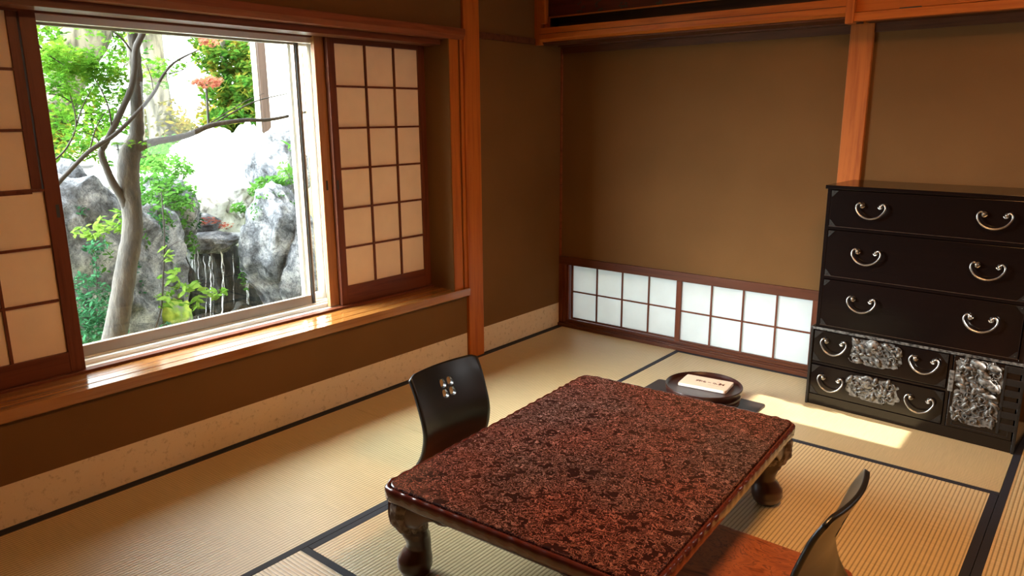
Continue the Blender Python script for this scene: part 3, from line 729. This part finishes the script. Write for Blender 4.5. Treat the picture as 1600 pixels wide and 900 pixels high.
# ================================================================ GARDEN
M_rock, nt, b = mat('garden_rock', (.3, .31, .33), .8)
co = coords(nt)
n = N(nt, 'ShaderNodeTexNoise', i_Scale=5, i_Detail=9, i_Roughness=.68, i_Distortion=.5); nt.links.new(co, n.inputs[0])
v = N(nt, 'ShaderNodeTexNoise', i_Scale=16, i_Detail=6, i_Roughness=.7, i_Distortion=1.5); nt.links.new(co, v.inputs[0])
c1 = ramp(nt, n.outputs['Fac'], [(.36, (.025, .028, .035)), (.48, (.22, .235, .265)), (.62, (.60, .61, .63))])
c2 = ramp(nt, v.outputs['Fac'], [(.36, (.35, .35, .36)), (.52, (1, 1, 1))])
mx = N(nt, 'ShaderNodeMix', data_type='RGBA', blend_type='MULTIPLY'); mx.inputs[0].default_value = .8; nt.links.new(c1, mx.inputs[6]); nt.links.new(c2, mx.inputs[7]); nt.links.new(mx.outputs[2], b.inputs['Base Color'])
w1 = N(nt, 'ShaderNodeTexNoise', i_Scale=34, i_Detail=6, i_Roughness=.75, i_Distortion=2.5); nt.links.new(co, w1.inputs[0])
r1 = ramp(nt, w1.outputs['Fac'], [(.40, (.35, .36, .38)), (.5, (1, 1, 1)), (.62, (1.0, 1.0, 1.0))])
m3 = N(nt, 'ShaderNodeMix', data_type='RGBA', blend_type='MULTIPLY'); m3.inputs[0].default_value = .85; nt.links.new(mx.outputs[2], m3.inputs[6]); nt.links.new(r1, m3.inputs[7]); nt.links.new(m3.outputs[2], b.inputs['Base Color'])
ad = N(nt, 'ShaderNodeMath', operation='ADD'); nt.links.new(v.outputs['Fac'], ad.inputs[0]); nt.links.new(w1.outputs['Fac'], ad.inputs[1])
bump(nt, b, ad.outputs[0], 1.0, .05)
M_wet, nt, b = mat('wet_dark_rock', (.05, .055, .05), .6, Specular_IOR_Level=.2)
n = N(nt, 'ShaderNodeTexNoise', i_Scale=14, i_Detail=8, i_Roughness=.7); nt.links.new(coords(nt, (1, 1, .35)), n.inputs[0])
nt.links.new(ramp(nt, n.outputs['Fac'], [(.4, (.003, .004, .003)), (.55, (.013, .015, .011)), (.7, (.07, .075, .065))]), b.inputs['Base Color']); bump(nt, b, n.outputs['Fac'], .9, .03)
M_moss, nt, b = mat('mossy_rock', (.1, .16, .03), .9)
n = N(nt, 'ShaderNodeTexNoise', i_Scale=9, i_Detail=6); nt.links.new(coords(nt), n.inputs[0])
nt.links.new(ramp(nt, n.outputs['Fac'], [(.4, (.12, .12, .12)), (.5, (.13, .22, .03)), (.7, (.35, .45, .06))]), b.inputs['Base Color']); bump(nt, b, n.outputs['Fac'], .6, .03)
M_soil, nt, b = mat('garden_soil', (.16, .15, .09), .95)
n = N(nt, 'ShaderNodeTexNoise', i_Scale=3, i_Detail=6); nt.links.new(coords(nt), n.inputs[0])
nt.links.new(ramp(nt, n.outputs['Fac'], [(.4, (.12, .10, .06)), (.6, (.16, .22, .06))]), b.inputs['Base Color'])
def leafmat(name, stops, trans=.45):
    m = bpy.data.materials.new(name); m.use_nodes = True; nt = m.node_tree; nt.nodes.clear()
    o = nt.nodes.new('ShaderNodeOutputMaterial'); d = nt.nodes.new('ShaderNodeBsdfDiffuse'); t = nt.nodes.new('ShaderNodeBsdfTranslucent')
    n = N(nt, 'ShaderNodeTexNoise', i_Scale=4.5, i_Detail=4, i_Roughness=.7); nt.links.new(coords(nt), n.inputs[0])
    c = ramp(nt, n.outputs['Fac'], stops)
    nt.links.new(c, d.inputs[0]); nt.links.new(c, t.inputs[0])
    mx = nt.nodes.new('ShaderNodeMixShader'); mx.inputs[0].default_value = trans
    nt.links.new(d.outputs[0], mx.inputs[1]); nt.links.new(t.outputs[0], mx.inputs[2]); nt.links.new(mx.outputs[0], o.inputs[0]); return m
L_maple = leafmat('maple_leaf_green', [(.35, (.035, .12, .012)), (.5, (.08, .20, .018)), (.68, (.19, .26, .03))])
L_green = leafmat('shrub_leaf', [(.35, (.03, .11, .018)), (.6, (.08, .19, .035))])
L_dark = leafmat('ivy_leaf', [(.35, (0.013, 0.060, 0.025)), (.6, (0.040, 0.130, 0.060))], .25)
L_lime = leafmat('lime_leaf', [(.35, (.07, .19, .02)), (.6, (.17, .27, .05))])
L_far = leafmat('far_leaf', [(.35, (.015, .07, .01)), (.52, (.055, .12, .015)), (.64, (.17, .14, .02))])
L_red = leafmat('red_maple_leaf', [(.4, (.22, .05, .035)), (.6, (.30, .13, .08))])
L_yel = leafmat('yellow_leaf', [(.4, (.08, .09, .012)), (.6, (.17, .12, .02))])
M_bark, nt, b = mat('maple_bark', (.3, .27, .22), .9)
n = N(nt, 'ShaderNodeTexNoise', i_Scale=22, i_Detail=7, i_Roughness=.7); nt.links.new(coords(nt, (1, 1, .3)), n.inputs[0])
nt.links.new(ramp(nt, n.outputs['Fac'], [(.35, (.010, .008, .006)), (.55, (.032, .026, .019)), (.7, (.062, .054, .043))]), b.inputs['Base Color']); bump(nt, b, n.outputs['Fac'], .8, .02)
M_twig, nt, b = mat('dark_twig', (.020, .016, .013), .9)
M_pale, nt, b = mat('pale_bark', (.5, .46, .38), .9)
n = N(nt, 'ShaderNodeTexNoise', i_Scale=12, i_Detail=6); nt.links.new(coords(nt, (1, 1, .3)), n.inputs[0])
nt.links.new(ramp(nt, n.outputs['Fac'], [(.35, (.025, .023, .012)), (.6, (.12, .11, .08))]), b.inputs['Base Color'])

struct(MB().box(-30, -.43, -20, 30, -1.4, -.42).build('ground', M_soil))
def gz(x): return -.45 if x > -3.9 else (-.45+1.0*min(1, (-3.9-x)/.9)+.25*max(0, min(1, (-4.8-x)/5)))
struct(MB().grid(lambda u, v: (-3.9-20*u**1.6, -8+26*v, gz(-3.9-20*u**1.6)+.05*noise.noise(Vector((u*30, v*40, 0)))), 60, 60).build('ground_slope', M_soil))
M_sunlit_rock, nt, b = mat('sunlit_rock', (.5, .5, .5), .8)  # rock colour lightened so the full sun is painted in
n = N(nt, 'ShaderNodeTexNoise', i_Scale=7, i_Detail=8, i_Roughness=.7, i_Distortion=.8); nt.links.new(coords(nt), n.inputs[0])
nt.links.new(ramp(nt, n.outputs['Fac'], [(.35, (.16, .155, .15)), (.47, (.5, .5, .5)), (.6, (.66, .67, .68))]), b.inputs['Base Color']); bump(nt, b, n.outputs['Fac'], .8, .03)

def rock(label, px, py, X, ry, rz, rx, seed, m=None, nm='boulder', point=0, group='boulders of the garden rockery', sub=5, cuts=11):
    c = at(px, py, X); rnd = random.Random(seed)
    bm = bmesh.new(); bmesh.ops.create_icosphere(bm, subdivisions=sub, radius=1)
    pls = []
    for k in range(cuts):
        n_ = Vector((rnd.gauss(0, 1), rnd.gauss(0, 1), rnd.gauss(0, .8))).normalized(); pls.append((n_, rnd.uniform(.62, .86)))
    so3 = Vector((seed*3.1, seed*1.7, seed*.9))
    for v in bm.verts:
        p = v.co.copy()
        for n_, d in pls:
            q = p.dot(n_)
            if q > d: p -= n_*(q-d)*.92
        f = noise.fractal(p*1.6+so3, 1, 2, 6)*.12 - abs(noise.noise(p*3.2+so3))*.16 - abs(noise.noise(p*8+so3))*.05 + noise.fractal(p*14+so3, 1, 2, 4)*.022
        p *= 1+f
        if point and p.z > 0: p.x *= 1-point*p.z; p.y *= 1-point*p.z
        v.co = Vector((p.x*rx, p.y*ry, p.z*rz))
    me = bpy.data.meshes.new(nm); bm.to_mesh(me); bm.free()
    me.polygons.foreach_set('use_smooth', [True]*len(me.polygons)); me.materials.append(m or M_rock)
    o = bpy.data.objects.new(nm, me); COL.objects.link(o); o.location = c; o.rotation_euler = (0, 0, rnd.uniform(-.3, .3))
    tag(o, label, 'rock', group); return o
rock('grey boulder at the lower left of the garden behind the ivy and the maple trunk', 128, 420, -2.9, .72, .80, .55, 3)
rock('low grey boulder just behind the maple trunk', 225, 425, -3.0, .36, .72, .40, 5)
rock('grey rock rising between trunk and waterfall', 268, 335, -3.45, .30, .40, .34, 8, sub=5)
rock('tall grey boulder with furrowed face right of the waterfall', 438, 395, -3.0, .32, .66, .42, 13, cuts=7)
rock('grey rock standing above and behind the tall furrowed boulder', 440, 265, -3.7, .34, .46, .4, 17)
rock('large peaked sunlit white boulder above the waterfall', 330, 285, -4.6, .58, .72, .5, 21, point=.38, m=M_sunlit_rock)
rock('sunlit white boulder right of the peaked one, behind', 392, 265, -4.9, .42, .62, .5, 25, point=.3, m=M_sunlit_rock)
rock('sunlit slab leaning on the right of the peaked white boulder', 372, 290, -4.1, .15, .34, .3, 28, sub=4, m=M_sunlit_rock)
rock('sunlit flat rock on the left behind the maple trunk', 165, 305, -3.9, .62, .30, .45, 31, m=M_sunlit_rock)
rock('small rounded rock at the left edge of the window view', 108, 300, -3.3, .16, .26, .2, 33, sub=4)
rock('flat ledge stone at the top of the waterfall', 335, 378, -3.55, .36, .10, .30, 36, sub=4)
rock('small stone on the waterfall ledge with fallen leaves', 322, 352, -3.8, .20, .12, .18, 39, sub=4)
rock('mossy yellow-green stone at the foot of the waterfall', 268, 492, -2.75, .17, .16, .16, 42, M_moss, sub=4)
rock('dark wet stone at the left of the falling water', 292, 452, -3.2, .12, .34, .2, 44, M_wet, sub=4)
rock('dark wet stone face behind the falling water', 342, 460, -3.75, .42, .62, .3, 46, M_wet)
rock('low stone at the right foot of the waterfall', 392, 500, -3.1, .2, .2, .2, 48, M_wet, sub=4)
rock('grey boulder hidden low behind the window rail at the right', 470, 430, -2.7, .2, .45, .25, 51, sub=4)

# falling water
M_water = bpy.data.materials.new('white_water'); M_water.use_nodes = True; nt = M_water.node_tree; nt.nodes.clear()
o_ = nt.nodes.new('ShaderNodeOutputMaterial'); t_ = nt.nodes.new('ShaderNodeBsdfTransparent'); p_ = nt.nodes.new('ShaderNodeBsdfPrincipled')
p_.inputs['Base Color'].default_value = (.8, .84, .86, 1); p_.inputs['Roughness'].default_value = .15
n = N(nt, 'ShaderNodeTexNoise', i_Scale=30, i_Detail=4); nt.links.new(coords(nt, (1, 1, .15)), n.inputs[0])
rp = ramp(nt, n.outputs['Fac'], [(.38, (.03, .03, .03)), (.62, (.5, .5, .5))])
mx = nt.nodes.new('ShaderNodeMixShader'); nt.links.new(rp, mx.inputs[0]); nt.links.new(t_.outputs[0], mx.inputs[1]); nt.links.new(p_.outputs[0], mx.inputs[2]); nt.links.new(mx.outputs[0], o_.inputs[0])
rnd = random.Random(4); m = MB()
for px, w_ in ((299, .006), (303, .0025), (309, .003), (318, .0022), (327, .0055), (330, .002), (345, .006), (348, .0025), (363, .002), (382, .007), (385, .003)):
    a = at(px, 384+rnd.uniform(-3, 26), -3.36); c = at(px+rnd.uniform(-2, 2), 498, -3.36)
    pts = [a.lerp(c, q/14)+Vector((rnd.uniform(-.008, .008)+.03*min(1, q/5), rnd.uniform(-.006, .006), 0)) for q in range(15)]
    m.tube(pts, [w_*rnd.uniform(.5, 1.3) for q in range(15)], 6)
wf_ = m.build('waterfall', M_water); tag(wf_, 'thin threads of water falling down the dark rock face in the garden', 'waterfall')

MAPLE = [(0, 0)]+[(r*math.sin(math.radians(a)), r*math.cos(math.radians(a))) for a, r in ((180, .12), (125, .55), (100, .26), (72, .85), (50, .32), (30, .95), (15, .38), (0, 1.1), (-15, .38), (-30, .95), (-50, .32), (-72, .85), (-100, .26), (-125, .55))]
OVAL = [(0, 0), (0, -.5), (.22, -.2), (.27, .15), (.12, .6), (0, .85), (-.12, .6), (-.27, .15), (-.22, -.2)]
def leaves(name, clusters, size, m, seed, parent=None, shape=OVAL, flat=.5, density=1):
    """clusters: (centre, (rx, ry, rz), count)"""
    rnd = random.Random(seed); vs = []; fs = []
    for c, r, cnt in clusters:
        for k in range(int(cnt*density)):
            while True:
                q = Vector((rnd.uniform(-1, 1), rnd.uniform(-1, 1), rnd.uniform(-1, 1)))
                if q.length <= 1: break
            p = Vector(c)+Vector((q.x*r[0], q.y*r[1], q.z*r[2])); s_ = size*rnd.uniform(.6, 1.25)
            nrm = Vector((rnd.gauss(.15, .6), rnd.gauss(-.1, .6), flat+rnd.random())).normalized()
            a = nrm.orthogonal().normalized(); b_ = nrm.cross(a); t_ = rnd.uniform(0, 2*PI)
            a, b_ = a*math.cos(t_)+b_*math.sin(t_), -a*math.sin(t_)+b_*math.cos(t_)
            n0 = len(vs)
            for i, (x, y) in enumerate(shape): vs.append(p+a*x*s_+b_*y*s_-nrm*(.0 if i == 0 else s_*.18*(x*x+y*y)))
            L = len(shape)
            fs += [(n0, n0+i, n0+i+1) for i in range(1, L-1)]+[(n0, n0+L-1, n0+1)]
    me = bpy.data.meshes.new(name); me.from_pydata([tuple(v) for v in vs], [], fs); me.materials.append(m)
    o = bpy.data.objects.new(name, me); COL.objects.link(o)
    if parent: o.parent = parent
    return o
def cl(px, py, X, wpx, hpx, cnt, dep=.25):
    c = at(px, py, X); k = (c-CAM).length/F_PX
    return (c, (dep, wpx*k, hpx*k), cnt)

# ---- the maple in front of the rocks
mp_ = empty('maple_tree', (0, 0, 0)); tag(mp_, 'slender garden maple with a pale curving trunk just outside the window', 'tree')
def path(pp, X, rad, n=10, name=None, m=None, par=None, mb=None, jit=0, dX=0, sub=6, seed=0):
    pts = [at(x, y, X+dX*i/(len(pp)-1)) for i, (x, y) in enumerate(pp)]
    N_ = (len(pts)-1)*sub; P3 = [cr(pts, i/N_) for i in range(N_+1)]
    if not hasattr(rad, '__len__'): rad = [rad]*len(pp)
    R = []
    for i in range(N_+1):
        x = i/N_*(len(rad)-1); j = min(int(x), len(rad)-2); R.append(rad[j]+(rad[j+1]-rad[j])*(x-j)+jit*noise.noise(Vector((i*.7, seed, 0))))
    q = mb or MB(); q.tube(P3, R, n)
    return q
XT = -1.6
m = MB()
path([(168, 600), (176, 545), (186, 490), (197, 420), (207, 360), (204, 310), (200, 270), (204, 238), (213, 212), (214, 170), (213, 110), (207, 50), (200, -30)], XT, [.078, .070, .064, .060, .057, .056, .062, .058, .040, .034, .032, .030, .026], 16, mb=m, jit=.006)
m.build('trunk', M_bark, mp_)
m = MB(); path([(206, 236), (218, 230), (240, 222), (290, 212), (330, 196), (380, 188), (420, 187), (470, 177), (540, 160)], XT, [.034, .026, .022, .018, .016, .013, .011, .009, .006], 10, mb=m, jit=.002, dX=.25); m.build('branch', M_bark, mp_)
m = MB(); path([(200, 330), (190, 308), (176, 285), (166, 262), (158, 240), (164, 226), (183, 187), (203, 143), (210, 110), (212, 77), (223, 50), (216, 36), (190, -20)], XT, [.03, .024, .022, .02, .018, .016, .018, .017, .018, .018, .018, .016, .01], 10, mb=m, jit=.003, dX=.1); m.build('branch', M_twig, mp_)
m = MB(); path([(60, 330), (88, 290), (104, 272), (140, 236), (180, 210), (218, 172), (240, 145), (256, 116), (275, 96), (310, 78)], XT+.15, [.014, .013, .012, .012, .012, .011, .010, .008, .006, .003], 8, mb=m, jit=.001); m.build('branch', M_twig, mp_)
tw = MB()
for pp, r0 in (([(70, 262), (84, 251), (102, 234), (117, 205), (118, 182), (110, 150), (104, 128)], .006), ([(118, 200), (130, 165), (148, 130)], .004), ([(111, 160), (95, 150), (72, 146)], .004), ([(160, 238), (150, 215), (126, 205)], .004), ([(175, 204), (170, 170), (158, 140), (146, 120)], .005),
               ([(330, 196), (360, 178), (400, 158), (450, 146), (480, 140)], .005), ([(300, 210), (340, 185), (380, 160), (412, 146)], .004), ([(240, 145), (236, 120), (228, 100)], .003), ([(223, 50), (240, 30), (262, 10)], .006), ([(212, 90), (190, 60), (160, 40), (120, 30)], .006), ([(50, 60), (75, 85), (110, 108)], .006), ([(256, 116), (284, 110), (300, 96)], .003), ([(140, 236), (150, 200), (164, 175)], .004)):
    tw = MB(); path(pp, XT+.05, [r0, r0*.8, r0*.4], 6, mb=tw, sub=4); tw.build('twig', M_twig, mp_)
rnd = random.Random(9); C_ = []
for (px, py, w_, h_, n_) in ((95, 92, 42, 16, 520), (150, 118, 50, 15, 560), (120, 105, 60, 10, 300), (85, 135, 28, 12, 180), (170, 145, 34, 10, 170), (125, 150, 30, 10, 110), (85, 80, 28, 12, 130), (245, 112, 24, 12, 95), (262, 100, 20, 8, 60), (235, 135, 16, 8, 30), (150, 180, 30, 14, 90), (180, 160, 24, 10, 70), (110, 205, 26, 14, 60), (90, 175, 20, 12, 60), (160, 225, 12, 8, 26), (180, 200, 20, 12, 40), (270, 128, 16, 5, 10), (70, 55, 20, 20, 60), (140, 90, 50, 12, 120), (205, 225, 12, 6, 14), (160, 50, 60, 24, 70), (75, 110, 20, 22, 120), (215, 145, 16, 8, 30)):
    C_.append(cl(px, py, XT+rnd.uniform(-.45, .1), w_, h_, n_, .22))
leaves('foliage', C_, .030, L_maple, 1, mp_, MAPLE, .7)

# ---- shrubs and ground plants
def shrub(label, clusters, size, m, seed, shape=OVAL, nm='shrub', cat='shrub', stems=None, group='shrubs and plants among the rocks'):
    o = empty(nm, clusters[0][0]); bpy.context.view_layer.update()
    tag(o, label, cat, group); inv = -Vector(clusters[0][0])
    f = leaves('foliage', [(Vector(c)+inv, r, n_) for c, r, n_ in clusters], size, m, seed, o, shape)
    if stems:
        q = MB()
        for pp, X, r0 in stems: path(pp, X, [r0, r0*.8, r0*.5], 6, mb=q, sub=4)
        q.v = [tuple(Vector(v)+inv) for v in q.v]
        q.build('stem', M_twig, o)
    return o
shrub('dark green ivy in the lower left corner of the window view', [cl(135, 500, -2.15, 34, 34, 620, .12), (cl(128, 450, -2.25, 18, 22, 150, .08)), cl(165, 515, -2.1, 22, 16, 160), cl(122, 540, -2.1, 24, 20, 200)], .030, L_dark, 2)
shrub('leafy green sapling in front of the waterfall with bright broad leaves', [cl(335, 458, -2.3, 22, 7, 26, .08), cl(290, 450, -2.3, 24, 12, 34, .1), cl(268, 430, -2.3, 16, 12, 26, .1), cl(262, 470, -2.3, 16, 14, 30, .1), cl(300, 475, -2.3, 16, 8, 18, .08), cl(258, 400, -2.3, 10, 14, 14, .06)], .058, L_lime, 4, stems=[([(240, 520), (252, 480), (255, 430), (257, 370), (252, 300)], -2.3, .007), ([(255, 445), (280, 450), (320, 462), (350, 462)], -2.3, .004), ([(256, 400), (266, 385), (290, 372)], -2.3, .003)])
shrub('green bush hanging over the rocks right of the maple trunk', [cl(262, 300, -3.2, 40, 18, 420), cl(240, 280, -3.4, 26, 14, 220), cl(285, 318, -3.1, 18, 12, 150), cl(232, 330, -3.0, 16, 22, 140)], .042, L_green, 6)
shrub('small bright green leafy sprig left of the maple trunk', [cl(175, 350, -2.0, 24, 14, 60, .1), cl(140, 362, -2.0, 22, 10, 46, .1), cl(192, 335, -2.0, 12, 10, 26, .08)], .045, L_lime, 7)
shrub('yellow-green low plants at the upper left behind the rock', [cl(120, 292, -4.0, 36, 10, 360), cl(165, 285, -4.2, 30, 10, 260), cl(205, 270, -4.2, 30, 10, 200)], .050, L_lime, 8)
shrub('green fern tuft on the rocks at the upper right', [cl(418, 288, -3.2, 26, 12, 190, .12), cl(445, 280, -3.2, 20, 10, 90, .12), cl(398, 300, -3.2, 10, 7, 40, .1)], .045, L_green, 10)
shrub('small green tuft on the stone above the waterfall', [cl(372, 325, -3.5, 12, 8, 90, .1)], .040, L_green, 12)
shrub('leafy vine trailing down the right side of the waterfall', [cl(385, 385, -3.25, 8, 24, 110, .05), cl(380, 430, -3.25, 6, 30, 60, .05), cl(300, 385, -3.2, 10, 22, 60, .06)], .034, L_green, 13)
shrub('sparse sprigs beside the window jamb in front of the white wall', [cl(460, 230, -2.2, 12, 26, 14, .1), cl(445, 262, -2.4, 16, 10, 20, .1)], .060, L_green, 14, stems=[([(476, 560), (470, 420), (465, 300), (458, 225)], -2.3, .004), ([(466, 330), (455, 285), (444, 262)], -2.3, .003)])
shrub('creeping plants over the rocks between trunk and waterfall', [cl(240, 370, -2.75, 22, 40, 210, .08), cl(215, 440, -2.6, 10, 40, 80, .06), cl(262, 520, -2.4, 20, 14, 90, .08), cl(300, 345, -3.3, 18, 14, 110, .08)], .032, L_dark, 15)
shrub('scattered small leaves creeping over the boulder behind the maple trunk', [cl(215, 380, -2.7, 14, 40, 120, .1), cl(240, 345, -2.9, 30, 20, 260, .15), cl(160, 400, -2.5, 16, 50, 60, .06), cl(205, 310, -3.2, 30, 14, 200, .15), cl(285, 345, -3.2, 16, 12, 140, .12)], .036, L_green, 17)
shrub('bushy plants between the white boulder and the maple trunk', [cl(270, 262, -4.1, 26, 18, 380), cl(235, 262, -4.2, 26, 14, 260), cl(255, 240, -4.6, 20, 14, 200)], .045, L_green, 18)
shrub('trailing ivy strands down the face of the boulder left of the trunk', [cl(150, 425, -2.3, 6, 50, 90, .04), cl(168, 470, -2.25, 12, 30, 90, .05), cl(120, 330, -2.6, 14, 10, 60, .08), cl(150, 385, -2.3, 20, 10, 60, .06)], .030, L_dark, 34, stems=[([(156, 560), (152, 470), (150, 400), (144, 350)], -2.3, .003)])
shrub('fine green moss and fern strip along the top of the tall furrowed boulder', [cl(425, 305, -2.95, 26, 6, 160, .1), cl(455, 322, -2.9, 16, 8, 110, .1), cl(400, 330, -3.0, 8, 16, 70, .08)], .026, L_green, 35)
shrub('low green hedge plants behind the white boulder at the left', [cl(245, 240, -5.6, 46, 16, 420), cl(200, 250, -5.8, 40, 14, 300), cl(275, 225, -6.0, 24, 14, 200)], .06, L_green, 16)
fl = leaves('fallen_leaves', [cl(322, 345, -3.55, 22, 5, 60, .1), cl(352, 352, -3.5, 16, 5, 40, .08)], .03, L_red, 19, None, MAPLE, 2); tag(fl, 'reddish fallen maple leaves on the ledge above the waterfall', 'leaves', kind='stuff')

# ---- trees further back
def tree(label, stem, X, rad, clusters, size, m, seed, bark=M_pale, shape=OVAL):
    o = empty('background_tree', (0, 0, 0)); tag(o, label, 'tree', 'trees at the back of the garden')
    q = MB()
    path(stem, X, rad, 10, mb=q, jit=rad[0]*.08)
    q.build('trunk', bark, o)
    leaves('foliage', clusters, size, m, seed, o, shape); return o
tree('tall green and yellow tree filling the view right of the pale gap', [(372, 330), (368, 240), (360, 160), (350, 90), (345, 10)], -8.5, [.10, .08, .06, .05, .03],
     [cl(372, 190, -7.6, 30, 24, 700, .4), cl(392, 205, -7.3, 16, 18, 300, .3), cl(385, 150, -7.6, 16, 30, 400, .3), cl(355, 90, -8.5, 46, 26, 900, .5), cl(360, 140, -8.3, 44, 26, 900, .5), cl(365, 190, -8.5, 44, 24, 800, .5), cl(385, 200, -7.8, 24, 18, 400, .4), cl(330, 60, -9, 30, 20, 350, .4), cl(392, 120, -8, 18, 60, 600, .4)], .11, L_far, 21)
tree('autumn yellow tree low beside the tall green one', [(340, 300), (338, 230), (336, 170)], -9.2, [.08, .06, .04], [cl(338, 180, -9.3, 26, 22, 420, .4), cl(372, 75, -9.4, 16, 18, 200, .4), cl(375, 160, -8.2, 20, 14, 200, .4)], .10, L_yel, 22)
tree('small red maple at the back of the garden', [(330, 280), (326, 200), (322, 130)], -7.9, [.03, .02, .015], [cl(324, 128, -7.8, 17, 9, 110, .3), cl(328, 64, -7.9, 13, 7, 50, .3)], .075, L_red, 23, M_twig, MAPLE)
tree('thick pale mossy trunk behind the maple', [(262, 300), (256, 220), (246, 150), (238, 90), (226, -20)], -6.5, [.20, .17, .15, .14, .14], [cl(262, 190, -6.4, 22, 34, 260, .4), cl(232, 95, -6.8, 14, 40, 140, .4), cl(290, 210, -6.6, 18, 14, 160, .3)], .07, L_yel, 24)
tree('pale bushy tree low at the back between the maple trunk and the white boulder', [(285, 300), (284, 250), (282, 200)], -7.0, [.05, .04, .03], [cl(268, 205, -7.0, 30, 18, 420, .4), cl(290, 200, -7.2, 16, 14, 200, .3), cl(240, 175, -7.2, 20, 24, 260, .3)], .07, L_yel, 29)
tree('leaning forked pale trunk at the upper left of the view', [(70, 300), (82, 200), (104, 110), (130, 55), (150, 0)], -7.5, [.16, .20, .26, .30, .30], [cl(200, 75, -7.3, 22, 30, 200, .4), cl(70, 40, -7.2, 24, 30, 260, .4), cl(78, 190, -7.2, 26, 40, 420, .4), cl(140, 190, -7.2, 40, 30, 500, .4), cl(240, 200, -7.6, 40, 30, 420, .4)], .08, L_far, 25)
tree('grey slender tree seen between the maple branches', [(225, 320), (218, 240), (214, 160), (206, 60), (200, -20)], -5.6, [.07, .07, .07, .06, .05], [cl(200, 80, -5.6, 30, 24, 90, .3), cl(150, 215, -6.0, 46, 22, 380, .4), cl(110, 240, -6.2, 34, 14, 260, .4)], .06, L_far, 26)

# ---- stone lantern, water jar, neighbouring wall
M_stone, nt, b = mat('lantern_stone', (.30, .32, .33), .85)
c = at(188, 252, -5.2); o = empty('stone_lantern', c); tag(o, 'small grey stone lantern behind the maple trunk', 'lantern')
MB().box(-.10, .10, -.10, .10, .05, .20).build('light_box', M_stone, o, bevel=.01)
MB().box(-.17, .17, -.17, .17, .20, .235).lathe([(.16, .235), (.10, .27), (.03, .30), (.02, .33), (0, .34)], 12).build('roof', M_stone, o, bevel=.005)
MB().lathe([(.09, -.9), (.07, -.8), (.065, 0), (.12, .02), (.12, .05), (0, .05)], 14).build('post', M_stone, o)
m = MB()
for k in (-1, 0, 1): m.box(.099, .104, k*.05-.008, k*.05+.008, .07, .18)
m.box(.099, .104, -.07, .07, .12, .13); m.build('window_lattice', GASK, o)
M_pot, _, _ = mat('dark_jar', (.10, .10, .11), .5)
c = at(133, 286, -5.0); o = MB().lathe([(.07, 0), (.095, .04), (.10, .10), (.085, .15), (.10, .17), (.10, .18), (.08, .18), (.0, .14)], 20).build('garden_jar', M_pot, loc=c)
tag(o, 'dark round garden jar standing left of the maple trunk', 'jar')
rk = rock('flat stone carrying the dark garden jar', 133, 302, -5.0, .30, .12, .25, 61, sub=4)
pa, pb = at(404, 150, -6.2), at(560, 150, -6.2)
d1, d2 = at(411, 150, -6.1).y-pa.y, at(423, 150, -6.1).y-pa.y
hw = empty('neighbouring_house', (-6.2, pa.y, -1)); tag(hw, 'white plastered house wall with a dark brown corner post at the right of the garden', 'house')
MB().box(-.3, -.06, d2, 6, 0, 7).build('wall', P_white, hw)
d1, d2 = at(411, 150, -6.1).y-pa.y, at(423, 150, -6.1).y-pa.y
MB().box(-.07, .06, d1, d2, 0, 7).build('corner_post', wood('weathered_post', (.05, .03, .022), (.03, .018, .014), 'z', .7), hw, bevel=.004)
MB().box(-.05, .02, 0, d1-.02, 0, 7).build('edge_board', wood('pale_board', (.6, .52, .42), (.5, .42, .33), 'z', .7), hw)
